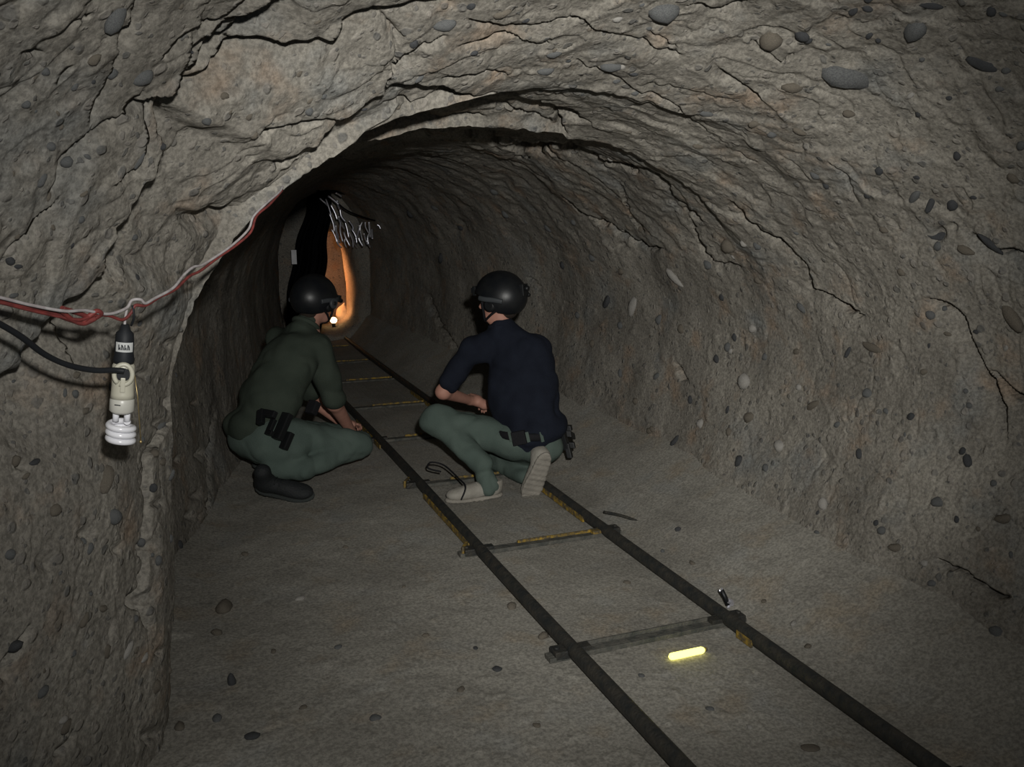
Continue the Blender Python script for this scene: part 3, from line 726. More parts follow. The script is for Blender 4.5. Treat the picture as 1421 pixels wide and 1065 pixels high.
# ================================================================ man in the navy shirt, crouching beside the track
def navy_man():
    foot = PF(655, 697)
    root = thing('person', 'crouching person in a navy polo shirt, green trousers, black helmet and pale shoes', 'person', (float(foot[0]), float(foot[1]), 0))
    Y0 = 3.86
    pel = P(732, 606, Y0 + .10); chest = P(722, 520, Y0 + .14); neck = P(697, 452, Y0 + .22); head = P(692, 418, Y0 + .24)
    shL = P(656, 486, Y0 + .30); shR = P(744, 489, Y0 + .10)
    elL = P(615, 544, Y0 + .38); haL = P(652, 556, Y0 + .58)
    elR = P(722, 560, Y0 + .42); haR = P(672, 562, Y0 + .56)
    hipL = P(708, 612, Y0 + .12); hipR = P(752, 614, Y0 + .06)
    knL = P(603, 582, Y0 + .26); anL = P(670, 652, Y0 + .02)
    knR = P(690, 640, Y0 + .42); anR = P(740, 656, Y0 + .02)
    fr = head_frame((-.62, .78, -.12)); hc = head
    # body: head, neck, arms, hands in one skin
    pr = head_prims(hc, fr)
    pr += [('c', neck - np.array([0, 0, .03]), hc - fr[2] * .03, .056, .052, .03), ('c', neck - np.array([0, 0, .06]), chest, .055, .06), ('c', shL, elL, .040, .038), ('c', elL, haL, .038, .024, .02), ('c', shR, elR, .045, .036), ('c', elR, haR, .036, .024, .02),
           ('c', shL, shR, .038, .038), ('c', neck - np.array([0, 0, .05]), shL, .045, .038), ('c', neck - np.array([0, 0, .05]), shR, .045, .038)]
    pr += hand_prims(haL, haR - haL + np.array([.0, .06, .0]), (0, .2, -1), .7); pr += hand_prims(haR, haL - haR + np.array([.0, .08, .03]), (0, .2, -1), .7, side=-1)
    child('body', body('body', pr, M['skin'], h=.007, k=.025), root)
    for k in (-1, 1):
        b = MB(); b.lathe(hc + fr[0] * k * .030 + fr[1] * .070 + fr[2] * .004, fr[1], [(0, .009), (.006, .011), (.011, .007)], M['eye'], 10); b.lathe(hc + fr[0] * k * .030 + fr[1] * .0805 + fr[2] * .004, fr[1], [(0, .005), (.0012, .004)], M['iris'], 10); child('eye', b.mesh('eye'), root)
    hb = body('hair', [('e', hc - fr[1] * .022 + fr[2] * .03, (.079, .094, .090), [*fr]), ('c', hc - fr[1] * .055 - fr[2] * .05, hc - fr[1] * .06, .045, .06)], M['hair'], h=.009, wr=.002, ws=90, cut=[(hc + fr[1] * .055, fr[1])])
    child('hair', hb, root)
    # shirt
    lr = nrm(shR - shL); bk = nrm(np.cross(nrm(neck - pel), lr)); bk = bk if bk[1] < 0 else -bk
    low = pel + np.array([0, 0, -.01]); tu = nrm(neck - pel)
    waist = P(740, 600, Y0 + .08)
    pr = [('e', chest + lr * .0, (.178, .125, .20), [lr, bk, tu]), ('e', P(728, 555, Y0 + .11), (.185, .130, .17), [lr, bk, tu], .06), ('e', waist + lr * .01, (.170, .150, .115), [lr, bk, tu], .05),
          ('c', shL, shR, .062, .066, .05), ('c', neck - tu * .045, shL, .072, .060, .05), ('c', neck - tu * .045, shR, .072, .060, .05), ('c', shL, shL + (elL - shL) * .55, .062, .064, .03), ('c', shL + (elL - shL) * .5, shL + (elL - shL) * .76, .063, .064, .02), ('c', shR, shR + (elR - shR) * .8, .066, .062, .03), ('c', neck - tu * .05, neck - tu * .0, .085, .062, .04)]
    sh = body('shirt', pr, M['navy_cloth'], h=.009, wr=.011, ws=9, seed=3, fold=[(shL - tu * .08 + bk * .1, chest + lr * .02 + bk * .12, .02, .006), (P(760, 590, 3.8), P(700, 570, 3.8), .016, .006), (P(775, 560, 3.85), P(735, 540, 3.75), .016, .005), (P(650, 520, 4.1), P(668, 560, 4.0), .012, .008)])
    s_ = child('shirt', sh, root)
    b = MB(); ring = [neck - tu * .012 + lr * math.cos(t) * .064 + bk * math.sin(t) * .060 + tu * .006 * math.sin(t) for t in np.linspace(0, 2 * math.pi, 24, endpoint=False)]
    b.tube(ring, .014, M['navy_cloth'], closed=True, seg=8); child('collar', b.mesh('collar'), s_)
    # trousers
    pr = [('e', pel + np.array([0, 0, .0]), (.165, .135, .125), [lr, bk, tu]), ('c', hipL, knL, .100, .074, .04), ('c', knL, anL + np.array([0, 0, .03]), .072, .062, .025), ('c', hipR, knR, .105, .080, .04), ('c', knR, P(728, 662, Y0 + .12), .070, .052, .02),
          ('e', P(752, 622, Y0 + .04), (.10, .10, .095), None, .04)]
    pr += [('c', P(674, 662, Y0 + .01), P(678, 675, Y0 + .0), .058, .062, .01)]
    f_ = [(P(615, 580, 3.98), P(650, 640, 3.84), .012, .009), (P(640, 585, 3.92), P(668, 650, 3.80), .014, .006), (P(700, 600, 3.8), P(650, 575, 3.95), .012, .008), (P(690, 640, 3.8), P(745, 645, 3.76), .012, .010), (P(672, 610, 3.85), P(640, 660, 3.85), .012, .006)]
    tr = child('trousers', body('trousers', pr, M['trouser_cloth'], h=.009, wr=.012, ws=9, seed=21, fold=f_, cut=[(P(676, 682, Y0), (0, 0, -1))] if False else None), root)
    # belt, loops, pouches and pistol
    bel = [pel + tu * .025 + lr * (.172 * math.cos(t) + .004) + bk * .156 * math.sin(t) for t in np.linspace(0, 2 * math.pi, 36, endpoint=False)]
    b = MB(); b.tube(bel, .020, M['black_nylon'], closed=True, seg=8, flat=.45); be = child('belt', b.mesh('belt'), root)
    for t in (.9, 1.3, 1.8, 2.4):
        p = pel + tu * .028 + lr * (.178 * math.cos(t)) + bk * .164 * math.sin(t); n_ = nrm(lr * math.cos(t) + bk * math.sin(t)); b = MB(); b.box(p, np.cross(tu, n_) * .008, tu * .026, n_ * .005, M['trouser_cloth'], .3); child('belt_loop', b.mesh('belt_loop'), tr)
    for t, wd in ((1.55, .035), (2.55, .030)):
        p = pel + tu * .022 + lr * (.180 * math.cos(t)) + bk * .164 * math.sin(t); n_ = nrm(lr * math.cos(t) + bk * math.sin(t)); b = MB(); b.box(p, np.cross(tu, n_) * wd, tu * .034, n_ * .014, M['black_nylon'], .3); child('belt_pouch', b.mesh('belt_pouch'), be)
    hp = P(784, 612, Y0 + .08)
    b = MB(); b.box(hp, lr * .014, tu * .050 + bk * .01, bk * .030, M['black_plastic'], .3); b.box(hp - tu * .05 + lr * .008, lr * .013, tu * .040, bk * .022, M['black_plastic'], .3)
    ho = child('holster', b.mesh('holster'), be)
    b = MB(); g0 = P(792, 604, Y0 + .02); b.box(g0, lr * .013, nrm(tu * .35 + bk) * .045, nrm(tu - bk * .35) * .017, M['black_plastic'], .35); b.box(P(790, 594, Y0 + .06), lr * .012, bk * .022, tu * .014, M['black_plastic'], .3); b.box(P(794, 618, Y0 - .0), lr * .014, bk * .014, tu * .016, M['black_plastic'], .3); child('pistol', b.mesh('pistol'), ho)
    # sling hanging behind the leg
    b = MB(); b.tube(spline([P(612, 655, Y0 + .20), P(594, 650, Y0 + .24), P(598, 642, Y0 + .28), P(616, 646, Y0 + .25), P(636, 664, Y0 + .08), P(646, 676, Y0 - .05), P(640, 694, Y0 - .07)], 6), .0045, M['black_nylon'], seg=6); child('strap', b.mesh('strap'), root, 'black strap dangling by the ankle')
    helmet(root, hc, fr, 'back', 'black ballistic helmet with grey side rails')
    h1 = PF(698, 692); t1 = PF(618, 702)
    shoe(root, (h1[0], h1[1] + .03, .004), (t1[0], t1[1] + .03, .004), (0, 0, 1), M['pale_suede'], M['pale_sole'], 'pale suede shoe flat on the ground', shaft=.04)
    # kneeling foot: toes down, sole turned to the rear
    toe = P(733, 696, Y0 - .04); heel = P(752, 650, Y0 - .10); d = nrm(toe - heel); hl = toe - d * .275
    shoe(root, hl, toe, (.10, 1, .30), M['pale_suede'], M['pale_sole'], 'pale shoe with its sole turned up')
    return root
navy_man()

# ================================================================ man in the green shirt, kneeling at the left
def green_man():
    foot = PF(385, 696)
    root = thing('person', 'kneeling person in a dark green shirt, green trousers, black helmet and dark boots', 'person', (float(foot[0]), float(foot[1]), 0))
    Y0 = 4.35
    pel = P(356, 604, Y0 + .12); chest = P(398, 508, Y0 + .22); neck = P(425, 448, Y0 + .34); head = P(438, 420, Y0 + .38)
    shR = P(442, 482, Y0 + .22); shL = P(385, 470, Y0 + .48)
    elR = P(464, 560, Y0 + .26); haR = P(488, 600, Y0 + .52); elL = P(440, 560, Y0 + .75); haL = P(478, 590, Y0 + .72)
    hipR = P(372, 606, Y0 + .06); hipL = P(352, 604, Y0 + .28); knR = P(498, 618, Y0 + .12); knL = P(468, 606, Y0 + .55); anR = P(400, 652, Y0 - .02); anL = P(372, 640, Y0 + .38)
    fr = head_frame((.72, .66, -.20)); hc = head
    pr = head_prims(hc, fr) + [('c', neck - np.array([0, 0, .03]), hc - fr[2] * .03, .056, .052), ('c', neck - np.array([0, 0, .06]), chest, .07, .10), ('c', shR, elR, .05, .043), ('c', elR, haR, .043, .026, .02), ('c', shL, elL, .05, .04), ('c', elL, haL, .038, .026, .02), ('c', shL, shR, .04, .04)]
    pr += hand_prims(haR, knL - haR + np.array([.02, .1, .0]), (0, 0, -1), .5, side=-1) + hand_prims(haL, np.array([.6, .5, -.1]), (0, 0, -1), .5)
    child('body', body('body', pr, M['skin'], h=.007, k=.025), root)
    for k in (-1, 1):
        b = MB(); b.lathe(hc + fr[0] * k * .030 + fr[1] * .070 + fr[2] * .004, fr[1], [(0, .009), (.006, .011), (.011, .007)], M['eye'], 10); b.lathe(hc + fr[0] * k * .030 + fr[1] * .0805 + fr[2] * .004, fr[1], [(0, .005), (.0012, .004)], M['iris'], 10); child('eye', b.mesh('eye'), root)
    child('hair', body('hair', [('e', hc - fr[1] * .022 + fr[2] * .03, (.079, .094, .090), [*fr]), ('c', hc - fr[1] * .055 - fr[2] * .055, hc - fr[1] * .06, .048, .06)], M['hair'], h=.009, wr=.002, ws=90, cut=[(hc + fr[1] * .055, fr[1])]), root)
    tu = nrm(neck - pel); lr = nrm(shR - shL); bk = nrm(np.cross(tu, lr)); bk = bk if bk[1] < 0 else -bk; lr = np.cross(bk, tu); lr = lr if lr[0] > 0 else -lr
    pr = [('e', chest, (.175, .135, .20), [lr, bk, tu]), ('e', P(376, 552, Y0 + .16), (.185, .145, .17), [lr, bk, tu], .06), ('e', P(352, 598, Y0 + .14), (.165, .155, .115), [lr, bk, tu], .05), ('c', shL, shR, .068, .070, .05),
          ('c', shR, shR + (elR - shR) * .5, .068, .076, .03), ('c', shR + (elR - shR) * .5, shR + (elR - shR) * .88, .076, .072, .02), ('c', shL, shL + (elL - shL) * .8, .068, .07, .03), ('c', neck - tu * .05, neck, .09, .064, .04)]
    f_ = [(P(440, 500, 4.4), P(425, 570, 4.35), .016, .009), (P(400, 520, 4.2), P(360, 570, 4.2), .018, .006), (P(350, 560, 4.2), P(330, 600, 4.25), .014, .006), (P(420, 575, 4.35), P(370, 580, 4.25), .014, .006)]
    s_ = child('shirt', body('shirt', pr, M['green_shirt'], h=.009, wr=.012, ws=8, seed=43, fold=f_), root)
    b = MB(); ring = [neck - tu * .008 + lr * math.cos(t) * .066 + bk * math.sin(t) * .062 for t in np.linspace(0, 2 * math.pi, 24, endpoint=False)]
    b.tube(ring, .014, M['green_shirt'], closed=True, seg=8); child('collar', b.mesh('collar'), s_)
    pr = [('e', P(362, 616, Y0 + .12), (.155, .15, .100), [lr, bk, tu]), ('e', P(348, 608, Y0 + .16), (.12, .14, .10), None, .05), ('c', hipR, knR, .115, .082, .05), ('c', knR, P(420, 652, Y0 - .02), .072, .062, .02), ('c', P(420, 652, Y0 - .02), P(376, 650, Y0 + .0), .060, .050, .02), ('c', hipL, knL, .11, .08, .05), ('c', knL, anL, .07, .055, .02), ('e', P(385, 622, Y0 + .05), (.14, .12, .095), None, .05)]
    f_ = [(P(505, 634, 4.4), P(400, 640, 4.2), .013, .014), (P(460, 600, 4.35), P(400, 625, 4.2), .014, .006), (P(350, 620, 4.2), P(400, 600, 4.25), .014, .007), (P(480, 598, 4.35), P(500, 625, 4.3), .012, .006)]
    tr = child('trousers', body('trousers', pr, M['trouser_cloth'], h=.009, wr=.012, ws=9, seed=61, fold=f_), root)
    be = tr
    b = MB(); hp = P(392, 592, Y0 - .08); b.box(hp, lr * .026, tu * .070, bk * .018, M['black_plastic'], .3); b.box(P(398, 612, Y0 - .09), lr * .020, tu * .045, bk * .016, M['black_plastic'], .3); ho = child('holster', b.mesh('holster'), be)
    b = MB(); b.box(P(372, 574, Y0 - .10), lr * .050, tu * .017, bk * .014, M['black_plastic'], .35); b.box(P(362, 579, Y0 - .10), nrm(lr * .5 - tu) * .038, nrm(tu * .5 + lr) * .018, bk * .014, M['black_plastic'], .35); b.box(P(377, 590, Y0 - .10), lr * .014, tu * .030, bk * .012, M['black_plastic'], .3); b.box(P(374, 601, Y0 - .10), lr * .022, tu * .012, bk * .012, M['black_plastic'], .3); child('pistol', b.mesh('pistol'), ho)
    b = MB(); b.box(P(434, 566, Y0 + .12), lr * .030, tu * .036, bk * .020, M['black_nylon'], .35); child('belt_pouch', b.mesh('belt_pouch'), be)
    helmet(root, hc, fr, 'front', 'black ballistic helmet with a round ear cup')
    b = MB(); e = hc + fr[0] * .118 - fr[1] * .01; b.lathe(e, fr[0], [(0, .026), (.012, .030), (.018, .024)], M['grey_rail']); b.lathe(e + fr[0] * .018, fr[0], [(0, .011), (.004, .010)], M['black_plastic'], 12); child('headset', b.mesh('headset'), root, 'grey round headset cup')
    # right boot turned out beside the seat, left one behind
    hl = PF(352, 660); hl = P(356, 662, Y0 - .06); toe = P(424, 694, Y0 - .13)
    shoe(root, (hl[0], hl[1], .045), (toe[0] - .02, toe[1] - .02, .012), (-.05, -.55, .8), M['dark_boot'], M['boot_sole'], 'dark boot lying on its side', shaft=.13)
    hl = P(352, 640, Y0 + .30); shoe(root, (hl[0], hl[1], .05), (hl[0] + .22, hl[1] + .16, .004), (0, -.3, .9), M['dark_boot'], M['boot_sole'], None, shaft=.12)
    return root
green_man()

# ================================================================ narrow track laid on the ground
def track():
    root = thing('mine_track', 'narrow steel track of two dark rails and low crossbars on the tunnel floor', 'track', (1.4, 1.0, 0))
    XL, XR, W, H = 1.105, 1.690, .021, .046
    for X in (XL, XR):
        pts = [(X + (.004 * math.sin(y * 1.7) if X == XL else .006 * math.sin(y * 1.3 + 1)) + (.03 * max(0, y - 5) / 5 if X == XR else 0), y, .034) for y in np.arange(.5, 10.8, .15)]
        b = MB(); b.tube(pts, .026, M['steel'], seg=10, flat=.86); r_ = child('rail', b.mesh('rail'), root)
        for y0, y1, s_ in ([(3.25, 3.95, -1), (4.9, 5.6, -1), (6.3, 8, 1)] if X == XL else [(3.36, 4.0, -1), (2.12, 2.2, -1), (5.2, 6.4, -1), (1.1, 1.46, .9)]):
            b = MB(); b.box((X - .024 * (1 if s_ < 0 else -.9), (y0 + y1) / 2, .022), (0, (y1 - y0) / 2, 0), (.004, 0, 0), (0, 0, .013), M['yellow_paint'], .2); child('painted_flange', b.mesh('painted_flange'), r_, 'yellow paint showing on the flange')
    ys = [1.37, 2.30, 3.20, 4.15, 5.09, 6.02, 7.03, 7.97, 8.9]
    for i, y in enumerate(ys):
        x0, x1 = (XL - .085, XR + .075) if i < 3 else (XL - .03, XR + .03)
        b = MB(); b.box(((x0 + x1) / 2, y, .012), ((x1 - x0) / 2, .004 if i == 1 else 0, 0), (0, .022, 0), (0, 0, .008), M['dusty_steel'], .25)
        if i != 1: b.box(((XL + XR) / 2 + .08, y + .014, .022), ((XR - XL) / 2 - .10, 0, 0), (0, .004, 0), (0, 0, .009), M['yellow_paint'], .2)
        else: b.box(((XL + XR) / 2, y + .018, .022), ((XR - XL) / 2, 0, 0), (0, .004, 0), (0, 0, .010), M['dusty_steel'], .2)
        sl = child('crossbar', b.mesh('crossbar'), root)
        if i < 5:
            for X, s_ in ((XL, -1), (XR, 1)):
                k = MB(); k.box((X + s_ * .036, y, .022), (.030, 0, 0), (0, .026, 0), (0, 0, .014), M['steel'], .25); k.box((X - s_ * .04, y, .022), (.024, 0, 0), (0, .018, 0), (0, 0, .012), M['yellow_paint'] if (i == 2 and s_ > 0) else M['steel'], .25)
                k.lathe((X + s_ * .052, y, .034), (0, 0, 1), [(0, .009), (.007, .009), (.009, .006)], M['steel'], 6)
                child('bracket', k.mesh('bracket'), sl)
        if i in (2, 3):
            k = MB(); yy = y + .015; k.box((XL - .055, yy, .028), nrm((.5, .8, 0)) * .034, nrm((-.8, .5, 0)) * .005, (0, 0, .020), M['yellow_paint'], .2); child('painted_tab', k.mesh('painted_tab'), sl, 'yellow painted tab')
    return root
track()

# yellow light stick on the ground, by the second crossbar
def light_stick():
    a, b_ = PF(930, 912, .014), PF(977, 902, .014); ax = nrm(b_ - a); L = np.linalg.norm(b_ - a)
    root = thing('light_stick', 'glowing yellow light stick lying on the floor between the rails', 'light stick', (float(a[0]), float(a[1]), 0))
    b = MB(); b.lathe(a - ax * .004, ax, [(0, .004), (.006, .0105), (.014, .0115), (L - .006, .0115), (L + .002, .008), (L + .006, .003)], M['glow'], 14); child('tube', b.mesh('tube'), root)
    b = MB(); b.lathe(b_ + ax * .004, ax, [(0, .006), (.004, .007), (.007, .004)], M['yellow_paint'], 12); child('cap', b.mesh('cap'), root)
light_stick()
# crumpled clear wrapper with a black band, beside the right rail
def wrapper():
    base = PF(1010, 850); root = thing('wrapper', 'small crumpled white wrapper with a black band beside the rail', 'litter', (float(base[0]), float(base[1]), 0))
    Y = base[1] + .01; rr = random.Random(3)
    def scrap(c, r, n, seed):
        b2 = bmesh.new(); bmesh.ops.create_icosphere(b2, subdivisions=2, radius=1); q = random.Random(seed)
        for v in b2.verts: v.co = V3(c) + Vector((v.co.x * r[0], v.co.y * r[1], v.co.z * r[2])) * q.uniform(.55, 1.25)
        me = bpy.data.meshes.new(n); b2.to_mesh(me); b2.free(); me.materials.append(M['frayed_white']); return me
    child('foil', scrap(P(1012, 838, Y), (.016, .010, .018), 'foil', 1), root); child('foil', scrap(P(1001, 820, Y + .02), (.011, .007, .010), 'foil', 2), root)
    b = MB(); b.tube([P(1010, 840, Y), P(1006, 829, Y + .01), P(1001, 819, Y + .02)], .009, M['black_plastic'], seg=8); child('band', b.mesh('band'), root)
wrapper()
a = PF(838, 711, .03); b_ = PF(892, 727, .02)
b = MB(); b.tube(spline([a, (a + b_) / 2 + np.array([0, 0, .008]), b_], 5), .007, M['steel'], seg=8)
top('steel_rod', b.mesh('steel_rod'), 'thin dark rod lying on the floor outside the rail', 'rod', (float(a[0]), float(a[1]), 0))

# ================================================================ hanging lamp, wires and cable at the left wall
LK = .86
def lamp():
    D = float(S(172, 520)[1]) * LK * 0 + 1.72
    tp, bt = P(174, 448, D), P(167, 618, D + .01); ax = nrm(bt - tp); u = np.linalg.norm(bt - tp) / 170.0     # metres per picture unit
    L = lambda d: tp + ax * d * u
    vw = nrm(CAM - tp); sd = nrm(np.cross(ax, vw)); vw = np.cross(sd, ax)
    if sd @ rt < 0: sd = -sd
    root = thing('hanging_lamp', 'unlit white spiral lamp in a black and white holder hanging on the wires', 'lamp', tuple(float(t) for t in tp))
    b = MB(); b.lathe(L(2), ax, [(0, 5 * u), (8 * u, 7 * u), (12 * u, 11 * u), (24 * u, 12 * u), (40 * u, 12 * u), (48 * u, 13.5 * u), (54 * u, 12 * u)], M['black_rubber']); sk = child('plug', b.mesh('plug'), root, 'black rubber plug')
    b = MB()
    # paper band wrapped on the plug's front
    for k in range(8):
        t0, t1 = -.95 + k * .2375, -.95 + (k + 1) * .2375
        vs = [L(d) + (vw * math.cos(t) + sd * math.sin(t)) * 12.6 * u for d in (25, 38) for t in (t0, t1)]
        v = [b.bm.verts.new(V3(p)) for p in vs]; f = b.bm.faces.new((v[0], v[1], v[3], v[2])); b._mi(M['label_white'])
    lb = child('label_band', b.mesh('label_band'), sk)
    b = MB()
    for k, t in enumerate((-.55, -.25, .05, .35)):     # four faint printed characters
        c = lambda dd, tt: L(dd) + (vw * math.cos(tt) + sd * math.sin(tt)) * 12.8 * u
        b.tube([c(28, t), c(35, t)], .7 * u, M['ink'], seg=5); b.tube([c(28 if k % 2 else 35, t), c(31.5, t + .14), c(35, t + .16)], .7 * u, M['ink'], seg=5)
    child('print', b.mesh('print'), sk)
    b = MB(); b.lathe(L(55), ax, [(0, 12 * u), (3 * u, 14 * u), (14 * u, 14.5 * u), (30 * u, 14 * u), (42 * u, 14.5 * u), (48 * u, 15.5 * u)], M['cream_plastic']); hd = child('holder', b.mesh('holder'), root, 'cream plastic lamp holder')
    b = MB(); rg = [L(68) + vw * 14 * u + sd * math.cos(t) * 11 * u * 1 + ax * math.sin(t) * 14 * u for t in np.linspace(math.pi * .62, -math.pi * 1.3 + math.pi * .0, 26)]
    b.tube(rg, 3.2 * u, M['cream_plastic'], seg=8); child('clamp_ring', b.mesh('clamp_ring'), hd)
    b = MB(); b.lathe(L(68) + vw * 11.5 * u, vw, [(0, 9 * u), (3.2 * u, 9 * u), (3.6 * u, 8 * u)], M['black_rubber'], 16); child('recess_shade_disc', b.mesh('recess_shade_disc'), hd)  # black disc stands in for the shade in the holder's hollow opening
    b = MB(); b.box(L(82) + vw * 15 * u, sd * 3 * u, ax * 10 * u, vw * 2.5 * u, M['cream_plastic'], .4); child('clip', b.mesh('clip'), hd)
    b = MB(); b.lathe(L(101), ax, [(0, 13 * u), (4 * u, 15.5 * u), (19 * u, 16 * u), (23 * u, 12 * u), (24 * u, 6 * u)], M['white_plastic']); bu = child('bulb', b.mesh('bulb'), root, 'white spiral fluorescent bulb')
    b = MB(); b.tube([L(110) - sd * 9 * u + vw * 13 * u, L(110) - sd * 2 * u + vw * 16 * u], .8 * u, M['ink'], seg=5); child('print', b.mesh('print'), bu)
    b = MB()
    for k in (-1, 1): b.tube([L(120) + sd * 7 * u * k, L(136) + sd * 7 * u * k], 4.2 * u, M['white_glass'], seg=10)
    pts = []
    for i in range(0, 97):
        t = i / 96; a_ = t * 2 * math.pi * 3.4; r_ = 15.5 * u * min(1, .45 + t * 6) * (1 if t < .9 else 1 - (t - .9) * 3); pts.append(L(137 + t * 30) + sd * math.cos(a_) * r_ - vw * math.sin(a_) * r_)
    b.tube(pts, 4.3 * u, M['white_glass'], seg=10); child('spiral', b.mesh('spiral'), bu)
    b = MB(); b.tube([L(70) + sd * 14 * u + vw * 3 * u, L(100) + sd * 19 * u + vw * 6 * u, L(163) + sd * 25.5 * u + vw * 2 * u], .75 * u, M['brass'], seg=6); b.lathe(L(162) + sd * 25.5 * u + vw * 2 * u, ax, [(0, .5 * u), (1.5 * u, 2 * u), (3.5 * u, 2 * u), (5 * u, .5 * u)], M['brass'], 8); child('pull_chain', b.mesh('pull_chain'), root)
    b = MB(); b.tube(spline([P(176, 430, D), P(174, 440, D), P(173, 452, D)], 4), 1.8 * u, M['white_insulation'], seg=8); b.tube(spline([P(184, 424, D), P(186, 440, D), P(182, 452, D + .01)], 4), 1.6 * u, M['black_rubber'], seg=8); child('lead', b.mesh('lead'), root)
    return D, u
LD, LU = lamp()
def wire(name, pts, r, m, label, cat, twist=None):
    b = MB(); sp = spline(pts, 8); b.tube(sp, r, m, seg=8); base = sp[0]
    return top(name, b.mesh(name), label, cat, base)
def onwall(px, py, k): # a point k of the way to the lining
    d = ray(px, py); return CAM + d * surf(px, py) * k
def lerpd(px, py, D): return P(px, py, D)
def wl(pts):  # (px, py, Y) list
    return [P(*p) for p in pts]
Wd = wl([(-30,407,1.50),(0,413,1.52),(45,424,1.56),(90,432,1.60),(118,431,1.64),(150,436,1.68),(175,428,1.71),(183,417,1.715),(195,416,1.72),(202,421,1.73),(215,414,1.76),(240,400,1.82),(255,382,1.88),(268,371,1.92),(280,368,1.96),(300,356,2.02),(325,338,2.1),(345,318,2.16),(352,300,2.2),(370,282,2.26),(388,266,2.34),(394,255,2.4)])
wire('white_wire', Wd, .0028, M['white_insulation'], 'white wire running from the lamp up along the tunnel wall', 'wire')
rw = wl([(-30,416,1.51),(0,420,1.53),(40,430,1.57),(75,438,1.61),(110,444,1.64),(128,438,1.66),(150,438,1.69),(170,444,1.71),(182,434,1.72),(188,424,1.722),(202,424,1.735),(222,412,1.78),(243,402,1.83),(262,384,1.90),(278,376,1.955),(302,358,2.03),(327,341,2.105),(348,322,2.165),(356,300,2.21),(374,284,2.27),(392,264,2.36)])
wire('red_wire', rw, .0030, M['red_insulation'], 'red wire twisted beside the white one along the wall', 'wire')
b = MB(); b.tube(spline(wl([(-30,408,1.515),(0,416,1.535),(30,424,1.56),(62,430,1.595),(92,442,1.63),(112,447,1.65),(122,440,1.655),(134,432,1.66),(140,436,1.668),(128,442,1.67),(112,436,1.65),(86,428,1.615)]), 8), .0045, M['red_insulation'], seg=8)
b.tube(spline(wl([(86,432,1.61),(100,444,1.635),(116,449,1.652),(132,442,1.665)]), 8), .0045, M['red_insulation'], seg=8)
o = b.mesh('rope'); top('rope', o, 'faded red rope knotted on the wires just left of the hanging lamp', 'cord', P(-30, 408, 1.515))
wire('black_cable', wl([(-30,436,1.46),(0,450,1.50),(30,468,1.54),(62,492,1.59),(95,507,1.63),(130,514,1.665),(158,514,1.69),(172,515,1.695)]), .0052, M['black_rubber'], 'thick black cable curving across the wall into the lamp holder', 'cable')

# ================================================================ black sheet, torn fringe and lit chamber at the far end
def sheet():
    Y = 9.0
    root = thing('black_sheet', 'black plastic sheet hanging beside the orange lit opening', 'sheet', tuple(float(t) for t in P(435, 470, Y)))
    rows = [(262, 428, 462), (290, 424, 459), (330, 414, 456), (370, 404, 452), (400, 401, 450), (430, 396, 447), (470, 396, 446), (500, 396, 446)]
    n = 26; m_ = 50; V = []
    for i in range(m_):
        t = i / (m_ - 1); py = 262 + t * 238; xl = np.interp(py, [r_[0] for r_ in rows], [r_[1] for r_ in rows]); xr = np.interp(py, [r_[0] for r_ in rows], [r_[2] for r_ in rows])
        for j in range(n):
            s_ = j / (n - 1); V.append(P(xl + (xr - xl) * s_ + 2 * math.sin(py * .09), py, Y + .10 * math.sin(s_ * 16 + t * 3) + .04 * math.sin(s_ * 37 + t * 9) + .05))
    V = np.array(V); Q = np.array([(i * n + j, i * n + j + 1, (i + 1) * n + j + 1, (i + 1) * n + j) for i in range(m_ - 1) for j in range(n - 1)])
    # give the sheet a thickness
    V2 = np.concatenate([V, V + np.array([0, .006, 0])]); N_ = len(V)
    rim = [i * n for i in range(m_)] + [(m_ - 1) * n + j for j in range(1, n)] + [i * n + n - 1 for i in range(m_ - 2, -1, -1)] + [j for j in range(n - 2, 0, -1)]
    Qr = np.array([(a, b, b + N_, a + N_) for a, b in zip(rim, rim[1:] + rim[:1])])
    child('curtain', np_mesh('curtain', V2, np.concatenate([Q, Q[:, ::-1] + N_, Qr]), M['black_sheet']), root)
    b = MB(); b.box(P(408, 357, Y - .12), (.025, 0, 0), (0, .004, 0), (0, 0, .070), M['white_glass'], .3); child('tag', b.mesh('tag'), root, 'small white tag')
    b = MB(); b.tube([P(420, 262, Y), P(470, 266, Y), P(535, 282, Y)], .018, M['black_sheet'], seg=8); child('roll', b.mesh('roll'), root)
sheet()
FR = [((443,275),(455,286)),((455,272),(470,284)),((466,268),(474,273)),((452,276),(460,300)),((459,284),(468,305)),((468,278),(471,290)),((457,296),(464,322)),((462,306),(470,330)),((470,300),(478,318)),
      ((466,312),(472,338)),((473,306),(476,336)),((479,308),(484,330)),((484,306),(490,320)),((477,322),(486,342)),((484,322),(490,344)),((460,318),(468,338)),((488,318),(495,338)),((499,312),(494,332)),((503,308),(500,322)),
      ((507,308),(512,324)),((512,308),(514,330)),((498,330),(504,342)),((505,324),(510,340)),((514,322),(512,340)),((509,334),(514,343)),((523,312),(528,318)),((468,330),(474,344)),((516,318),(517,332)),((492,334),(496,344)),((472,290),(480,308)),((480,330),(481,344)),((500,320),(503,334))]
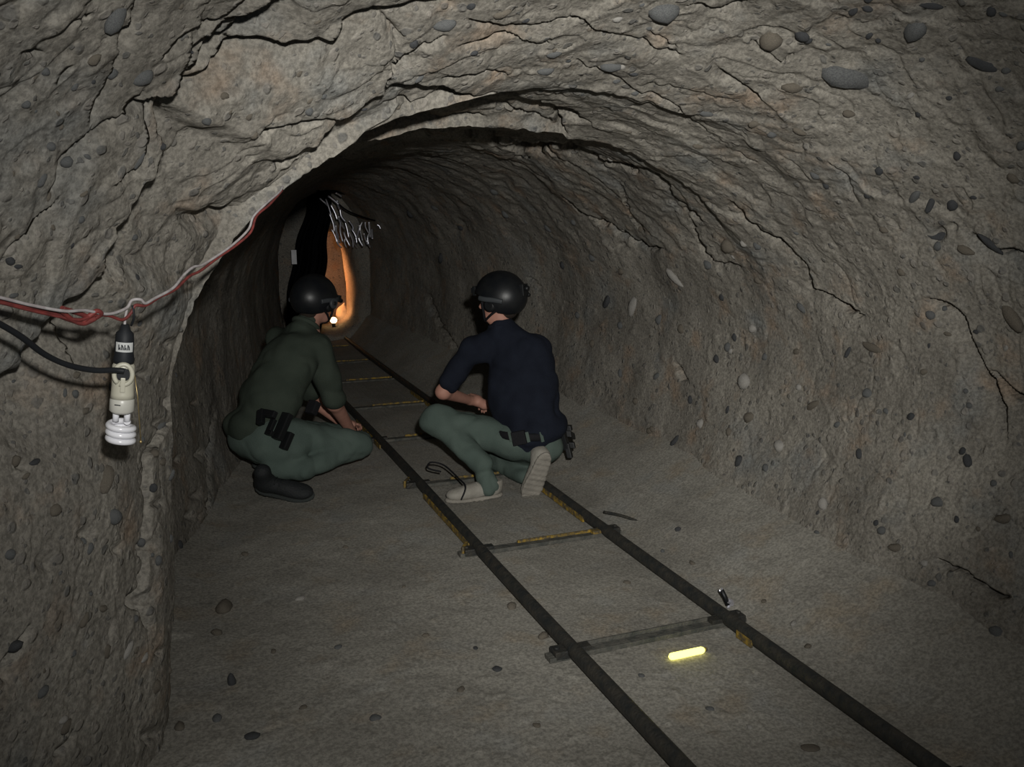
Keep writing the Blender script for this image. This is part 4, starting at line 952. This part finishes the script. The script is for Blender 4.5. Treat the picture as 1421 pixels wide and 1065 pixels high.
def fringe():
    Y = 8.6; root = thing('torn_fringe', 'torn white plastic strands hanging over the orange lit opening', 'plastic fringe', tuple(float(t) for t in P(443, 268, Y)))
    q = random.Random(9)
    b = MB(); b.tube(spline([P(430, 262, Y + .15), P(455, 270, Y + .03), P(478, 290, Y + .03), (P(500, 300, Y + .03)), P(527, 306, Y + .03), P(545, 290, Y + .15)], 6), .008, M['black_sheet'], seg=6); child('cord', b.mesh('cord'), root)
    for (a, c) in FR:
        dy = q.uniform(-.05, .08); w_ = q.uniform(.007, .013)
        a3, c3 = P(*a, Y + dy), P(*c, Y + dy + q.uniform(-.04, .04)); md = (a3 + c3) / 2 + np.array([q.uniform(-.02, .02), 0, q.uniform(-.01, .01)])
        b = MB(); b.tube(spline([a3, md, c3], 4), w_, M['frayed_white'], seg=6, flat=.4); child('strand', b.mesh('strand'), root)
fringe()
# opening: soil screen whose edge frames the lit chamber
def far_screen():
    Y = 9.35
    out = [P(400, 240, Y), P(620, 240, Y), P(620, 500, Y), P(400, 500, Y)]
    edge = [(447, 336), (460, 322), (476, 326), (486, 348), (490, 375), (493, 400), (494, 420), (494, 438), (488, 450), (476, 457), (460, 459), (446, 457), (436, 448), (432, 400), (436, 360)]
    ring = spline([P(x, y, Y) for x, y in edge + edge[:1]], 4)[:-1]; n = len(ring)
    c = sum(ring, Vector()) / n; V = []; Q = []
    steps = [(0.0, .55), (0.02, .30), (.05, .10), (.10, .0), (.2, -.10), (.35, -.35), (.6, -1.1), (1.2, -2.6), (2.2, -3.4), (3.4, -3.8)]
    for k, (o_, dy) in enumerate(steps):
        for p in ring:
            d = (p - c); d.y = 0; u_ = d.normalized(); sx = 1 if k < 4 else max(0, u_.x) ** 1.5; V.append(np.array(p + u_ * o_ + Vector((0, dy * sx, 0))))
    V = np.array(V); V += np.stack([fbm(V, 5, 3, 501), fbm(V, 4, 3, 503), fbm(V, 5, 3, 505)], 1) * .014
    for k in range(len(steps) - 1):
        for i in range(n): Q.append((k * n + i, k * n + (i + 1) % n, (k + 1) * n + (i + 1) % n, (k + 1) * n + i))
    o = link_mesh('partition', np_mesh('partition', V, np.array(Q), M['wall']), kind='structure'); o.name = 'wall_far'
far_screen()
# the work light in the chamber
def work_light():
    p = PF(468, 452, .0); Y = 9.72; p = P(463, 446, Y); z = p[2]
    root = thing('work_light', 'lit orange work light low in the far opening', 'lamp', (float(p[0]), float(p[1]), float(z) - .10))
    b = MB(); b.lathe(p + np.array([0, 0, -.10]), (0, 0, 1), [(0, .05), (.02, .05), (.03, .02), (.07, .02), (.08, .03)], M['black_plastic']); child('base', b.mesh('base'), root)
    b = MB(); b.lathe(p + np.array([0, 0, -.02]), (0, 0, 1), [(0, .02), (.015, .035), (.035, .040), (.055, .03), (.065, .012)], M['work_bulb']); child('bulb', b.mesh('bulb'), root)
    l = bpy.data.lights.new('work_lamp_light', 'SPOT'); lo_ = bpy.data.objects.new('work_lamp_light', l); C.objects.link(lo_); l.energy = 2.5; l.spot_size = R(140); l.spot_blend = .4; lo_.rotation_euler = Vector((.75, .55, .45)).to_track_quat('-Z', 'Y').to_euler(); l.color = (1, .42, .15); l.shadow_soft_size = .045; lo_.location = Vector([float(t) for t in p]) + Vector((.0, .0, .10)); lo_.parent = None
    l = bpy.data.lights.new('chamber_fill', 'SPOT'); l.energy = 24; l.spot_size = R(152); l.spot_blend = .25; l.color = (1, .37, .13); l.shadow_soft_size = .08; lo_ = bpy.data.objects.new('chamber_fill', l); C.objects.link(lo_); lo_.location = V3(P(434, 385, 9.95)); lo_.rotation_euler = Vector((.85, .53, -.1)).to_track_quat('-Z', 'Y').to_euler()  # unseen extra spot behind the sheet, added to brighten jamb and back wall
    bb = P(476, 436, 9.95)
    me = body('sack', [('e', bb, (.085, .08, .10), None), ('c', bb + np.array([0, 0, .07]), bb + np.array([.02, 0, .12]), .025, .018)], M['pale_fabric'], h=.012, wr=.006, ws=14)
    top('sack', me, 'pale rounded sack lit orange inside the far opening', 'sack', (float(bb[0]), float(bb[1]), float(bb[2]) - .12))
work_light()
